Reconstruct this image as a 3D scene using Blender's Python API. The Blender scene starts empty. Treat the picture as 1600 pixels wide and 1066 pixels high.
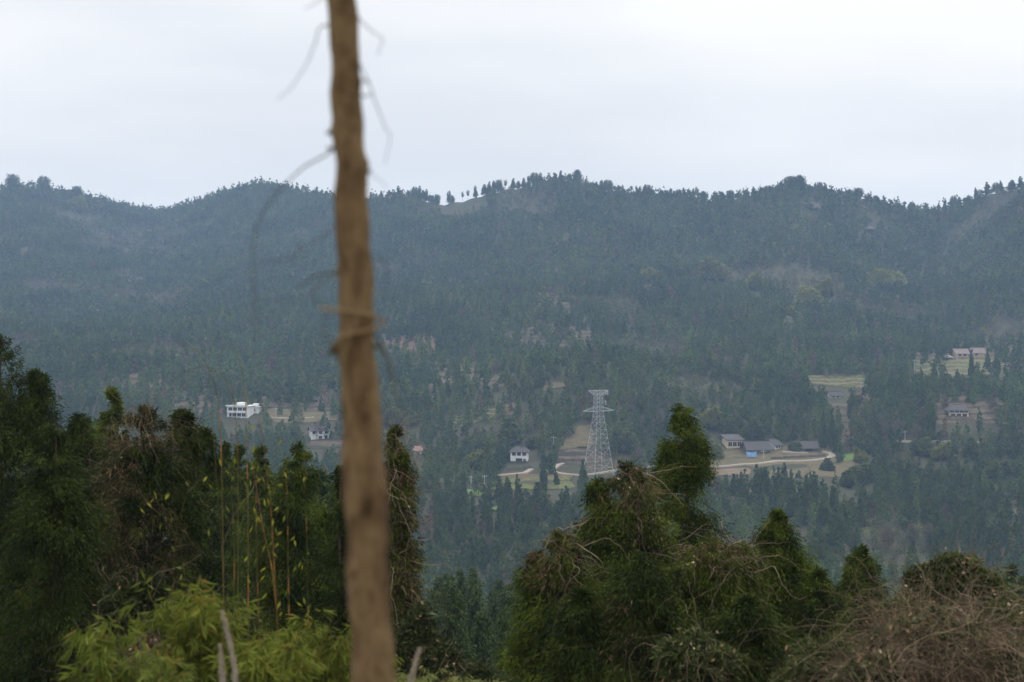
import bpy, math, random
import numpy as np
R = math.radians
scene = bpy.context.scene
COL = scene.collection

# ------------------------------------------------------------------ camera
F = 2311.0          # focal length in photo pixels (photo 1600 x 1066)
HZ = 480.0          # row of the horizon in the photo
cam_d = bpy.data.cameras.new('camera')
cam_d.lens = 52.0; cam_d.sensor_width = 36.0
cam_d.shift_y = (HZ - 533.0) / 1600.0
cam_d.clip_start = 0.2; cam_d.clip_end = 9000
cam_d.dof.use_dof = True; cam_d.dof.focus_distance = 220.0; cam_d.dof.aperture_fstop = 2.1
cam = bpy.data.objects.new('camera', cam_d); COL.objects.link(cam)
cam.location = (0, 0, 0); cam.rotation_euler = (R(90), 0, 0)
scene.camera = cam

# ------------------------------------------------------------------ world (overcast sky)
SUN_EL, SUN_AZ = 58, 28
W = bpy.data.worlds.new("World"); scene.world = W; W.use_nodes = True
nt = W.node_tree; nt.nodes.clear()
def N(nt, t, **k):
    n = nt.nodes.new(t)
    for a, b in k.items(): setattr(n, a, b)
    return n
out = N(nt, 'ShaderNodeOutputWorld'); bg = N(nt, 'ShaderNodeBackground')
sky = N(nt, 'ShaderNodeTexSky'); sky.sky_type = 'NISHITA'; sky.sun_disc = False
sky.sun_elevation = R(SUN_EL); sky.sun_rotation = R(SUN_AZ); sky.dust_density = 4.0; sky.air_density = 1.2
tc = N(nt, 'ShaderNodeTexCoord')
mp = N(nt, 'ShaderNodeMapping'); mp.inputs['Scale'].default_value = (1.6, 1.6, 7.0); mp.inputs['Location'].default_value = (0.35, 0.1, 0.62)
no = N(nt, 'ShaderNodeTexNoise'); no.inputs['Scale'].default_value = 1.7; no.inputs['Detail'].default_value = 5; no.inputs['Roughness'].default_value = 0.45
cr = N(nt, 'ShaderNodeValToRGB')
cr.color_ramp.elements[0].position = 0.34; cr.color_ramp.elements[0].color = (7.75, 7.85, 8.0, 1)
cr.color_ramp.elements[1].position = 0.62; cr.color_ramp.elements[1].color = (9.5, 9.4, 9.25, 1)
mx = N(nt, 'ShaderNodeMix', data_type='RGBA'); mx.inputs[0].default_value = 0.97
nt.links.new(tc.outputs['Generated'], mp.inputs['Vector']); nt.links.new(mp.outputs[0], no.inputs['Vector'])
nt.links.new(no.outputs['Fac'], cr.inputs[0]); nt.links.new(sky.outputs[0], mx.inputs[6]); nt.links.new(cr.outputs[0], mx.inputs[7])
sx = N(nt, 'ShaderNodeSeparateXYZ'); ab = N(nt, 'ShaderNodeMath', operation='ABSOLUTE'); hr_ = N(nt, 'ShaderNodeMapRange')
hr_.inputs[1].default_value = 0.1; hr_.inputs[2].default_value = .8; hr_.inputs[3].default_value = 1.08; hr_.inputs[4].default_value = 2.3
h2_ = N(nt, 'ShaderNodeMapRange'); h2_.inputs[1].default_value = 0.05; h2_.inputs[2].default_value = .22; h2_.inputs[3].default_value = 1.2; h2_.inputs[4].default_value = 1.0
hm_ = N(nt, 'ShaderNodeMath', operation='MULTIPLY')
vm = N(nt, 'ShaderNodeVectorMath', operation='SCALE')
nt.links.new(tc.outputs['Generated'], sx.inputs[0]); nt.links.new(sx.outputs[2], ab.inputs[0]); nt.links.new(ab.outputs[0], hr_.inputs[0])
nt.links.new(mx.outputs[2], vm.inputs[0]); nt.links.new(ab.outputs[0], h2_.inputs[0]); nt.links.new(hr_.outputs[0], hm_.inputs[0]); nt.links.new(h2_.outputs[0], hm_.inputs[1]); nt.links.new(hm_.outputs[0], vm.inputs['Scale'])
nt.links.new(vm.outputs[0], bg.inputs[0]); bg.inputs[1].default_value = 0.102
nt.links.new(bg.outputs[0], out.inputs[0])

sun_d = bpy.data.lights.new('sun', 'SUN'); sun_d.energy = 1.4; sun_d.angle = R(25); sun_d.color = (1, .96, .9)
sun = bpy.data.objects.new('sun', sun_d); COL.objects.link(sun)
sun.rotation_euler = (R(90 - SUN_EL), 0, R(180 - SUN_AZ))

scene.view_settings.view_transform = 'Standard'; scene.view_settings.look = 'None'
scene.view_settings.exposure = -0.16; scene.view_settings.gamma = 1.0
scene.cycles.max_bounces = 5; scene.cycles.diffuse_bounces = 3; scene.cycles.transmission_bounces = 2
scene.cycles.volume_bounces = 1; scene.cycles.use_denoising = True; scene.cycles.use_adaptive_sampling = False; scene.cycles.caustics_reflective = False; scene.cycles.caustics_refractive = False

# ------------------------------------------------------------------ numpy mesh helpers
def norm(v): return v / (np.linalg.norm(v, axis=-1, keepdims=True) + 1e-9)
class MB:
    """collects vertex / polygon batches and links them as one mesh object"""
    def __init__(s): s.V = []; s.F = []; s.C = []; s.M = []; s.n = 0
    def add(s, V, Fc, col=(1, 1, 1), mat=0):
        V = np.asarray(V, np.float32).reshape(-1, 3); Fc = np.asarray(Fc, np.int64)
        c = np.asarray(col, np.float32)
        if c.ndim == 1: c = np.broadcast_to(c, (len(V), 3))
        s.V.append(V); s.C.append(c); s.F.append(Fc + s.n); s.M.append(np.full(len(Fc), mat, np.int32)); s.n += len(V)
        return s
    def mesh(s, name, mats, smooth=False):
        me = bpy.data.meshes.new(name)
        V = np.concatenate(s.V); C = np.concatenate(s.C)
        sizes = np.concatenate([np.full(len(f), f.shape[1], np.int32) for f in s.F])
        loops = np.concatenate([f.ravel() for f in s.F]).astype(np.int32)
        starts = np.concatenate([[0], np.cumsum(sizes)[:-1]]).astype(np.int32)
        me.vertices.add(len(V)); me.vertices.foreach_set('co', V.ravel())
        me.loops.add(len(loops)); me.loops.foreach_set('vertex_index', loops)
        me.polygons.add(len(sizes)); me.polygons.foreach_set('loop_start', starts)
        me.polygons.foreach_set('material_index', np.concatenate(s.M))
        me.polygons.foreach_set('use_smooth', np.full(len(sizes), smooth, bool))
        a = me.color_attributes.new('tint', 'FLOAT_COLOR', 'POINT')
        a.data.foreach_set('color', np.concatenate([C, np.ones((len(C), 1), np.float32)], 1).astype(np.float32).ravel())
        for m in (mats if isinstance(mats, (list, tuple)) else [mats]): me.materials.append(m)
        me.update(calc_edges=True)
        return me
    def build(s, name, mats, parent=None, loc=None, smooth=False):
        o = bpy.data.objects.new(name, s.mesh(name, mats, smooth)); COL.objects.link(o)
        if parent: o.parent = parent
        if loc is not None: o.location = loc
        return o
def tag(o, label=None, cat=None, group=None, kind=None):
    if label: o['label'] = label
    if cat: o['category'] = cat
    if group: o['group'] = group
    if kind: o['kind'] = kind
    return o
def empty(name, loc, rz=0, **k):
    o = bpy.data.objects.new(name, None); COL.objects.link(o); o.location = loc; o.rotation_euler = (0, 0, rz)
    o.empty_display_size = .3
    return tag(o, **k)
def copy_tree(o, parent=None):
    c = o.copy(); COL.objects.link(c); c.parent = parent
    for ch in [x for x in bpy.data.objects if x.parent == o]: copy_tree(ch, c)
    return c
BOXF = [(0, 3, 2, 1), (4, 5, 6, 7), (0, 1, 5, 4), (1, 2, 6, 5), (2, 3, 7, 6), (3, 0, 4, 7)]
def box(mb, x0, x1, y0, y1, z0, z1, col=(1, 1, 1), mat=0):
    mb.add([(x0, y0, z0), (x1, y0, z0), (x1, y1, z0), (x0, y1, z0), (x0, y0, z1), (x1, y0, z1), (x1, y1, z1), (x0, y1, z1)], BOXF, col, mat)
def tubes(mb, P, r, ns=3, col=(1, 1, 1), mat=0, cap=True):
    """P (n,k,3) polylines, r (n,k) radii: n tapered tubes at once"""
    P = np.asarray(P, float)
    if P.ndim == 2: P = P[None]
    n, k, _ = P.shape
    r = np.broadcast_to(np.asarray(r, float), (n, k)) if np.ndim(r) < 2 else np.asarray(r, float)
    T = np.gradient(P, axis=1); T = norm(T)
    ref = np.where(np.abs(T[:, :1, 2:3]) > .8, np.array([1., 0, 0]), np.array([0, 0, 1.]))
    ref = np.broadcast_to(ref, T.shape)
    A = norm(np.cross(T, ref)); B = np.cross(T, A)
    th = np.arange(ns) * 2 * np.pi / ns
    V = P[:, :, None] + r[:, :, None, None] * (A[:, :, None] * np.cos(th)[None, None, :, None] + B[:, :, None] * np.sin(th)[None, None, :, None])
    idx = np.arange(n * k * ns).reshape(n, k, ns)
    a = idx[:, :-1]; b = idx[:, 1:]
    Fq = np.stack([a, np.roll(a, -1, 2), np.roll(b, -1, 2), b], -1).reshape(-1, 4)
    col = np.asarray(col, float)
    if col.ndim == 2: col = np.repeat(col, k * ns, 0)
    mb.add(V.reshape(-1, 3), Fq, col, mat)
    if cap and n == 1: mb.add(V[0, -1], [tuple(range(ns))], col if col.ndim == 1 else col[:ns], mat)
def leaves(mb, P, D, L, Wd, col, rng, mat=0, bend=None):
    """rhombus leaves from P along D"""
    n = len(P); S = norm(np.cross(D, rng.normal(size=(n, 3))))
    L = np.broadcast_to(np.asarray(L, float), n)[:, None]; Wd = np.broadcast_to(np.asarray(Wd, float), n)[:, None]
    mid = P + D * L * .45
    V = np.stack([P, mid + S * Wd / 2, P + D * L, mid - S * Wd / 2], 1).reshape(-1, 3)
    Fq = np.arange(n * 4).reshape(n, 4)
    mb.add(V, Fq, np.repeat(col, 4, 0) if np.ndim(col) == 2 else col, mat)

# ------------------------------------------------------------------ materials
def base_mat(name):
    m = bpy.data.materials.new(name); m.use_nodes = True; t = m.node_tree; t.nodes.clear()
    return m, t, N(t, 'ShaderNodeOutputMaterial')
def leaf_mat(name, trans=.3, nscale=1.5):
    m, t, o = base_mat(name)
    at = N(t, 'ShaderNodeAttribute'); at.attribute_name = 'tint'
    co = N(t, 'ShaderNodeTexCoord'); nz = N(t, 'ShaderNodeTexNoise'); nz.inputs['Scale'].default_value = nscale
    hs = N(t, 'ShaderNodeHueSaturation'); mr = N(t, 'ShaderNodeMapRange')
    mr.inputs[1].default_value = .3; mr.inputs[2].default_value = .7; mr.inputs[3].default_value = .75; mr.inputs[4].default_value = 1.3
    t.links.new(co.outputs['Object'], nz.inputs['Vector']); t.links.new(nz.outputs['Fac'], mr.inputs[0])
    t.links.new(mr.outputs[0], hs.inputs['Value']); t.links.new(at.outputs['Color'], hs.inputs['Color'])
    d = N(t, 'ShaderNodeBsdfPrincipled'); d.inputs['Roughness'].default_value = .6; d.inputs['Specular IOR Level'].default_value = .06
    tr = N(t, 'ShaderNodeBsdfTranslucent'); mxs = N(t, 'ShaderNodeMixShader'); mxs.inputs[0].default_value = trans
    t.links.new(hs.outputs[0], d.inputs['Base Color']); t.links.new(hs.outputs[0], tr.inputs[0])
    t.links.new(d.outputs[0], mxs.inputs[1]); t.links.new(tr.outputs[0], mxs.inputs[2]); t.links.new(mxs.outputs[0], o.inputs[0])
    return m
def noise_mat(name, cols, scale=3.0, rough=.9, detail=6, stretch=(1, 1, 1), bump=0, coord='Object', pos=None, spec=.2, bscale=None, tint=False):
    m, t, o = base_mat(name)
    co = N(t, 'ShaderNodeTexCoord'); mp = N(t, 'ShaderNodeMapping'); mp.inputs['Scale'].default_value = stretch
    nz = N(t, 'ShaderNodeTexNoise'); nz.inputs['Scale'].default_value = scale; nz.inputs['Detail'].default_value = detail; nz.inputs['Roughness'].default_value = .6
    cr = N(t, 'ShaderNodeValToRGB'); e = cr.color_ramp.elements
    pos = pos or [(.3 + .4 * i / max(1, len(cols) - 1)) for i in range(len(cols))]
    while len(e) < len(cols): e.new(.5)
    for i, c in enumerate(cols): e[i].position = pos[i]; e[i].color = (*c, 1)
    b = N(t, 'ShaderNodeBsdfPrincipled'); b.inputs['Roughness'].default_value = rough; b.inputs['Specular IOR Level'].default_value = spec
    t.links.new(co.outputs[coord], mp.inputs[0]); t.links.new(mp.outputs[0], nz.inputs['Vector']); t.links.new(nz.outputs['Fac'], cr.inputs[0])
    if tint:
        at = N(t, 'ShaderNodeAttribute'); at.attribute_name = 'tint'
        mm = N(t, 'ShaderNodeMix', data_type='RGBA', blend_type='MULTIPLY'); mm.inputs[0].default_value = 1
        t.links.new(cr.outputs[0], mm.inputs[6]); t.links.new(at.outputs[0], mm.inputs[7]); t.links.new(mm.outputs[2], b.inputs['Base Color'])
    else: t.links.new(cr.outputs[0], b.inputs['Base Color'])
    if bump:
        bp = N(t, 'ShaderNodeBump'); bp.inputs['Strength'].default_value = bump; bp.inputs['Distance'].default_value = .02
        n2 = N(t, 'ShaderNodeTexNoise'); n2.inputs['Scale'].default_value = bscale or scale * 3; n2.inputs['Detail'].default_value = 8
        t.links.new(mp.outputs[0], n2.inputs['Vector']); t.links.new(n2.outputs['Fac'], bp.inputs['Height']); t.links.new(bp.outputs[0], b.inputs['Normal'])
    t.links.new(b.outputs[0], o.inputs[0])
    return m
def terrace_mat(name, ca, cb, cc, period=2.2):
    """stripes that follow the contour lines: terrace walls and beds"""
    m, t, o = base_mat(name)
    co = N(t, 'ShaderNodeTexCoord'); nz = N(t, 'ShaderNodeTexNoise'); nz.inputs['Scale'].default_value = .05; nz.inputs['Detail'].default_value = 4
    sp = N(t, 'ShaderNodeSeparateXYZ'); ad = N(t, 'ShaderNodeMath', operation='MULTIPLY_ADD'); ad.inputs[1].default_value = 1.0
    ml = N(t, 'ShaderNodeMath', operation='MULTIPLY'); ml.inputs[1].default_value = 3.0
    sn = N(t, 'ShaderNodeMath', operation='SINE'); sc = N(t, 'ShaderNodeMath', operation='MULTIPLY'); sc.inputs[1].default_value = 6.283 / period
    t.links.new(co.outputs['Object'], nz.inputs['Vector']); t.links.new(co.outputs['Object'], sp.inputs[0])
    t.links.new(nz.outputs['Fac'], ml.inputs[0]); t.links.new(sp.outputs[2], ad.inputs[0]); t.links.new(ml.outputs[0], ad.inputs[2])
    t.links.new(ad.outputs[0], sc.inputs[0]); t.links.new(sc.outputs[0], sn.inputs[0])
    n2 = N(t, 'ShaderNodeTexNoise'); n2.inputs['Scale'].default_value = .35; n2.inputs['Detail'].default_value = 8
    t.links.new(co.outputs['Object'], n2.inputs['Vector'])
    r1 = N(t, 'ShaderNodeValToRGB'); r1.color_ramp.elements[0].position = .38; r1.color_ramp.elements[0].color = (*ca, 1); r1.color_ramp.elements[1].position = .6; r1.color_ramp.elements[1].color = (*cb, 1)
    t.links.new(n2.outputs['Fac'], r1.inputs[0])
    mr = N(t, 'ShaderNodeMapRange'); mr.inputs[1].default_value = .35; mr.inputs[2].default_value = .8
    t.links.new(sn.outputs[0], mr.inputs[0])
    mm = N(t, 'ShaderNodeMix', data_type='RGBA'); t.links.new(mr.outputs[0], mm.inputs[0]); t.links.new(r1.outputs[0], mm.inputs[6]); mm.inputs[7].default_value = (*cc, 1)
    b = N(t, 'ShaderNodeBsdfPrincipled'); b.inputs['Roughness'].default_value = .95; b.inputs['Specular IOR Level'].default_value = .1
    t.links.new(mm.outputs[2], b.inputs['Base Color']); t.links.new(b.outputs[0], o.inputs[0])
    return m
M = {}
M['leaf'] = leaf_mat('foliage', .2)
M['leaf_far'] = leaf_mat('far_foliage', .25, .02)
M['bamboo'] = leaf_mat('bamboo_leaf', .45, 2)
M['bark'] = noise_mat('bark', [(.035, .025, .016), (.09, .065, .04)], 9, bump=.5)
M['trunk'] = noise_mat('near_bark', [(.045, .026, .012), (.12, .072, .033), (.195, .128, .062), (.105, .057, .027), (.18, .118, .058)], 8, stretch=(1.2, 1.2, .5), bump=1, bscale=35, detail=8, pos=[.33, .44, .54, .62, .7])
M['vine'] = noise_mat('dry_vine', [(.10, .08, .056), (.26, .21, .155)], 3, tint=True)
M['culm'] = noise_mat('bamboo_culm', [(.10, .07, .03), (.22, .15, .07)], 5, tint=True)
M['ground'] = noise_mat('hill_ground', [(.028, .034, .014), (.055, .048, .026), (.04, .045, .019), (.075, .058, .034)], .03, detail=10, pos=[.3, .45, .55, .7])
M['white'] = noise_mat('whitewash', [(.62, .61, .58), (.82, .82, .80)], .5, stretch=(1, 1, .4))
M['beige'] = noise_mat('beige_plaster', [(.52, .40, .28), (.62, .50, .36)], .5)
M['yellow'] = noise_mat('yellow_plaster', [(.42, .32, .17), (.55, .43, .25)], .4)
M['stone'] = noise_mat('rubble_wall', [(.07, .06, .05), (.18, .155, .13)], 1.5)
M['wood'] = noise_mat('weathered_timber', [(.09, .07, .055), (.17, .13, .1)], 1.5)
M['tile'] = noise_mat('grey_roof_tile', [(.055, .052, .052), (.10, .092, .09)], 2.5, stretch=(1, 4, 1))
M['red_tile'] = noise_mat('red_roof_sheet', [(.2, .125, .11), (.28, .17, .145)], 2)
M['pink_tile'] = noise_mat('faded_roof_tile', [(.17, .13, .125), (.25, .2, .19)], 1)
M['concrete'] = noise_mat('concrete', [(.33, .32, .30), (.48, .46, .43)], .6)
M['glass'] = noise_mat('dark_window_glass', [(.015, .018, .02), (.04, .045, .05)], 1, rough=.15, spec=.5)
M['frame'] = noise_mat('window_frame_paint', [(.35, .34, .32), (.5, .48, .45)], 2)
M['tarp'] = noise_mat('blue_tarpaulin', [(.07, .14, .28), (.12, .21, .36)], 1.2, rough=.5)
M['steel'] = noise_mat('galvanised_steel', [(.33, .345, .35), (.46, .475, .48)], .8, rough=.5, spec=.5)
M['insul'] = noise_mat('insulator_glass', [(.5, .55, .55), (.65, .7, .7)], 4, rough=.3)
M['road'] = noise_mat('concrete_track', [(.26, .22, .17), (.37, .32, .26)], .4)
M['earth'] = noise_mat('red_earth', [(.075, .045, .03), (.14, .088, .06)], .25)
M['tan'] = noise_mat('tan_earth', [(.11, .08, .05), (.19, .14, .09)], .2)
M['straw'] = noise_mat('dry_grass_field', [(.055, .055, .024), (.12, .095, .05), (.075, .07, .032), (.14, .115, .06)], .12, pos=[.3, .5, .6, .7])
M['crop'] = terrace_mat('green_crop_terrace', (.07, .08, .028), (.13, .14, .045), (.06, .05, .032), 1.4)
M['bright'] = noise_mat('young_green_crop', [(.08, .13, .03), (.13, .2, .045)], .3)
M['terr'] = terrace_mat('brown_terrace', (.07, .052, .036), (.13, .095, .065), (.04, .045, .024), 2.6)
M['terrg'] = terrace_mat('green_brown_terrace', (.035, .04, .018), (.11, .13, .04), (.16, .12, .08), 2.0)
M['rock'] = noise_mat('bare_rock', [(.06, .052, .045), (.13, .115, .10)], .12)
M['plume'] = noise_mat('silver_plume', [(.36, .31, .24), (.5, .44, .36)], 6, tint=True)

# ------------------------------------------------------------------ terrain
def hash2(ix, iy, s):
    v = np.sin(ix * 127.1 + iy * 311.7 + s * 74.7) * 43758.5453
    return v - np.floor(v)
def vnoise(x, y, s=0):
    ix = np.floor(x); iy = np.floor(y); fx = x - ix; fy = y - iy
    fx = fx * fx * (3 - 2 * fx); fy = fy * fy * (3 - 2 * fy)
    a = hash2(ix, iy, s); b = hash2(ix + 1, iy, s); c = hash2(ix, iy + 1, s); d = hash2(ix + 1, iy + 1, s)
    return (a * (1 - fx) + b * fx) * (1 - fy) + (c * (1 - fx) + d * fx) * fy
def fbm(x, y, s=0, o=4):
    t = 0; a = .5
    for i in range(o): t = t + a * (vnoise(x, y, s + i) * 2 - 1); x = x * 2.03 + 5.1; y = y * 2.03 + 1.7; a *= .5
    return t
SKX = np.array([-900, -500, -200, 0, 60, 100, 150, 200, 235, 260, 300, 340, 400, 440, 480, 520, 560, 600, 640, 670, 690, 720, 740, 760, 800, 830, 850, 880, 905, 930, 960, 1000, 1050, 1080, 1110, 1150, 1200, 1220, 1260, 1300, 1340, 1380, 1420, 1460, 1480, 1510, 1530, 1560, 1600, 1750, 2000, 2500], float)
SKV = np.array([300, 265, 285, 296, 294, 303, 312, 326, 331, 330, 320, 304, 290, 293, 300, 308, 308, 306, 306, 314, 319, 314, 309, 302, 294, 290, 284, 281, 283, 292, 300, 306, 307, 308, 312, 309, 302, 295, 294, 303, 308, 320, 326, 333, 324, 318, 307, 298, 292, 270, 285, 260], float)
def ridgeY(px): return np.interp(px, [-500, 0, 260, 400, 560, 900, 1250, 1460, 1600, 2200], [1850, 1900, 2100, 1900, 1720, 1560, 1480, 1560, 1400, 1300])
PY = np.array([-400, -40, 0, 5, 8, 14, 22, 35, 60, 100, 150, 200, 300, 380, 450, 500, 560, 620, 660, 700, 735, 800, 900, 1000], float)
PZ = np.array([40, -1.6, -2.2, -2.4, -3.2, -5.2, -7.4, -11, -18, -28, -39, -51, -76, -92, -99, -99.5, -95.5, -89, -83.5, -79.2, -74.5, -57.5, -40, -29], float)
_t = np.arange(-400, 1001, 1.0); _z = np.interp(_t, PY, PZ)
_k = np.ones(17) / 17; _zs = np.convolve(np.pad(_z, 8, mode='edge'), _k, 'valid'); _zs = np.where(_t < 45, _z, _zs)
def height(X, Y):
    X = np.asarray(X, float); Y = np.asarray(Y, float)
    px = 800 + F * X / np.maximum(Y, 150.)
    Rr = ridgeY(px); vr = np.interp(px, SKX, SKV)
    z = np.interp(Y, _t, _zs)
    t = np.clip((Y - 1000) / (Rr - 1000), 0, 1)
    v1000 = HZ + 29 * F / 1000
    v = v1000 + (vr - v1000) * (t * .8 + .2 * t * t)
    zf = -(v - HZ) / F * np.minimum(Y, Rr)
    z = np.where(Y > 1000, zf, z) - np.where(Y > Rr, (Y - Rr) * .28, 0)
    amp = np.interp(Y, [0, 60, 200, 400, 560, 640, 740, 850, 1100, 3000], [0, .6, 3, 5, 5, 2.0, 2.2, 9, 20, 20]) * np.clip((Rr - 40 - Y) / 220, 0, 1)
    z = z + amp * fbm(X / 190 + 3.3, Y / 230, 1, 4) * 1.15
    # wooded spur behind the pylon
    z = z + 17 * np.exp(-((px - 900) / 170) ** 2 - ((Y - 850) / 60) ** 2)
    z = z + 8 * np.exp(-((px - 640) / 110) ** 2 - ((Y - 640) / 60) ** 2) 
    z = z + 12 * np.exp(-((px - 1500) / 130) ** 2 - ((Y - 790) / 60) ** 2)
    # bank on the right, close by
    z = z + 2.4 * np.exp(-((X - 9) / 5.5) ** 2 - ((Y - 23) / 9) ** 2)
    z = z + np.where(Y < 60, .25 * fbm(X / 2.5, Y / 2.5, 9, 3), 0)
    return z
def hz(x, y): return float(height(np.array([x]), np.array([y]))[0])
def proj(X, Y, Z): return 800 + F * X / Y, HZ - F * Z / Y
def ray(px, v, y0=470, y1=2300):
    Y = np.arange(y0, y1, 1.0); X = (px - 800) / F * Y; zr = -(v - HZ) / F * Y
    hit = np.nonzero(height(X, Y) >= zr)[0]
    if len(hit) == 0:
        Yh = float(ridgeY(px))
    else: Yh = float(Y[hit[0]])
    Xh = (px - 800) / F * Yh
    return np.array([Xh, Yh, hz(Xh, Yh)])

A = np.linspace(-.8, .8, 560); Ys = np.concatenate([np.arange(-40, 30, 1.0), 30 * (2900 / 30) ** np.linspace(0, 1, 560)])
AA, YY = np.meshgrid(A, Ys); XX = AA * (YY + 60)
V = np.stack([XX, YY, height(XX, YY)], -1).reshape(-1, 3)
nr, ncol = AA.shape; I = np.arange(nr * ncol).reshape(nr, ncol)
mb = MB().add(V, np.stack([I[:-1, :-1], I[:-1, 1:], I[1:, 1:], I[1:, :-1]], -1).reshape(-1, 4))
ground = tag(mb.build('ground', M['ground'], smooth=True), kind='structure')

def in_poly(x, y, poly):
    x = np.asarray(x); y = np.asarray(y); c = np.zeros(x.shape, bool); n = len(poly)
    for i in range(n):
        x1, y1 = poly[i]; x2, y2 = poly[(i + 1) % n]
        if y1 == y2: continue
        c ^= ((y1 > y) != (y2 > y)) & (x < (x2 - x1) * (y - y1) / (y2 - y1) + x1)
    return c
CLEAR = []     # polygons (as seen in the photo) of ground kept free of trees: (polygon, how much of the view over it is kept)
def sheet(name, quad, mat, lift=.3, nu=26, nvv=14, clear=1.0):
    """a field draped on the hillside; corners far-left, far-right, near-right, near-left"""
    P = [ray(*q) for q in quad]
    u = np.linspace(0, 1, nu)[None, :, None]; w = np.linspace(0, 1, nvv)[:, None, None]
    G = (P[0] * (1 - u) + P[1] * u) * (1 - w) + (P[3] * (1 - u) + P[2] * u) * w
    wob = np.clip(1 - np.abs(u - .5) * 2, 0, 1) ** .3
    G = G + 0 * wob
    e = np.minimum(np.minimum(u, 1 - u), np.minimum(w, 1 - w))
    G[:, :, 0] += (fbm(G[:, :, 0] / 12, G[:, :, 1] / 12, 20) * 4 * (e[:, :, 0] < .02)); G[:, :, 1] += (fbm(G[:, :, 0] / 12, G[:, :, 1] / 12, 23) * 8 * (e[:, :, 0] < .02))
    G[:, :, 2] = height(G[:, :, 0], G[:, :, 1]) + lift
    I = np.arange(nu * nvv).reshape(nvv, nu)
    o = MB().add(G.reshape(-1, 3), np.stack([I[:-1, :-1], I[1:, :-1], I[1:, 1:], I[:-1, 1:]], -1).reshape(-1, 4)).build(name, mat, smooth=True)
    CLEAR.append((quad, clear))
    return tag(o, kind='structure')
def ribbon(name, pts, width, mat, lift=.5):
    P = np.array([ray(*p) for p in pts]); width = np.array(width) * .8; n = 60
    s = np.linspace(0, len(P) - 1, n); C = np.stack([np.interp(s, range(len(P)), P[:, k]) for k in range(3)], 1)
    for _ in range(3): C[1:-1] = (C[:-2] + 2 * C[1:-1] + C[2:]) / 4
    T = norm(np.gradient(C, axis=0) * np.array([1, 1, 0])); S = np.stack([-T[:, 1], T[:, 0], 0 * T[:, 0]], 1)
    w = np.interp(s, range(len(P)), width if np.ndim(width) else [width] * len(P))[:, None] / 2
    zc = height(C[:, 0], C[:, 1]) + lift
    Lf = C + S * w; Rt = C - S * w; Lf[:, 2] = zc; Rt[:, 2] = zc
    Lb = Lf + S * .8; Rb = Rt - S * .8; Lb[:, 2] -= 1.6; Rb[:, 2] -= 1.6
    V = np.stack([Lb, Lf, Rt, Rb], 1).reshape(-1, 3); I = np.arange(n * 4).reshape(n, 4)
    o = MB().add(V, np.stack([I[:-1, :-1], I[:-1, 1:], I[1:, 1:], I[1:, :-1]], -1).reshape(-1, 4)).build(name, mat)
    pts = np.array(pts, float)
    CLEAR.append(([(a, b - 3) for a, b in pts] + [(a, b + 4) for a, b in pts[::-1]], 1.0))
    return tag(o, kind='structure')
# fields and tracks round the village
sheet('field', [(782, 748), (900, 747), (896, 762), (758, 765)], M['crop'])
sheet('field', [(785, 741), (905, 742), (900, 747.5), (780, 748.5)], M['earth'], lift=.25)
sheet('field', [(900, 674), (924, 660), (928, 704), (868, 704)], M['straw'])
sheet('field', [(868, 705), (945, 705), (945, 727), (872, 730)], M['terr'], lift=.25)
sheet('field', [(1318, 713), (1345, 713), (1344, 722), (1314, 722)], M['bright'])
sheet('field', [(1262, 727), (1344, 723), (1338, 744), (1268, 744)], M['straw'], lift=.25)
sheet('field', [(1108, 735), (1170, 733), (1176, 742), (1110, 746)], M['tan'])
sheet('field', [(1125, 762), (1180, 758), (1215, 775), (1124, 780)], M['tan'], clear=.3)
sheet('field', [(1200, 735), (1262, 730), (1262, 748), (1195, 750)], M['straw'], lift=.28, clear=.4)
sheet('field', [(1262, 588), (1350, 589), (1360, 607), (1266, 603)], M['terrg'])
sheet('field', [(1336, 614), (1362, 612), (1360, 628), (1330, 628)], M['earth'], clear=.8)
sheet('field', [(1430, 562), (1590, 560), (1600, 586), (1436, 592)], M['terrg'], clear=.6)
sheet('field', [(1420, 545), (1600, 540), (1600, 561), (1425, 562)], M['terr'], clear=.5)
sheet('field', [(1455, 628), (1575, 632), (1570, 662), (1462, 664)], M['terr'], clear=.7)
sheet('field', [(1300, 632), (1352, 632), (1345, 690), (1318, 690)], M['terr'], clear=.45)
sheet('field', [(1556, 796), (1640, 794), (1640, 806), (1556, 805)], M['straw'])
sheet('field', [(595, 527), (680, 527), (680, 550), (600, 552)], M['earth'], clear=.6)
sheet('field', [(672, 562), (785, 565), (790, 610), (668, 606)], M['terr'], clear=.6)
sheet('field', [(820, 455), (910, 470), (905, 486), (830, 475)], M['terr'], clear=.45)
sheet('field', [(840, 505), (930, 520), (925, 548), (780, 535)], M['terr'], clear=.5)
sheet('field', [(185, 588), (270, 584), (280, 612), (200, 615)], M['terr'], clear=.35)
sheet('field', [(250, 616), (345, 618), (350, 645), (270, 648)], M['terr'], clear=.55)
sheet('field', [(395, 618), (480, 622), (540, 640), (400, 642)], M['terr'], clear=.5)
sheet('field', [(410, 642), (540, 642), (545, 660), (420, 660)], M['straw'], clear=.7)
sheet('field', [(480, 688), (545, 686), (548, 702), (485, 702)], M['terr'], clear=.7)
sheet('field', [(700, 655), (790, 632), (800, 650), (720, 668)], M['terrg'], clear=.35)
sheet('field', [(845, 606), (880, 598), (885, 606), (850, 614)], M['straw'], clear=.9)
sheet('field', [(775, 640), (802, 630), (803, 640), (770, 655)], M['tan'], clear=.9)
sheet('field', [(727, 766), (752, 766), (756, 774), (728, 774)], M['bright'], clear=.8)
sheet('field', [(765, 792), (792, 792), (792, 800), (765, 800)], M['bright'], clear=.8)
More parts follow.
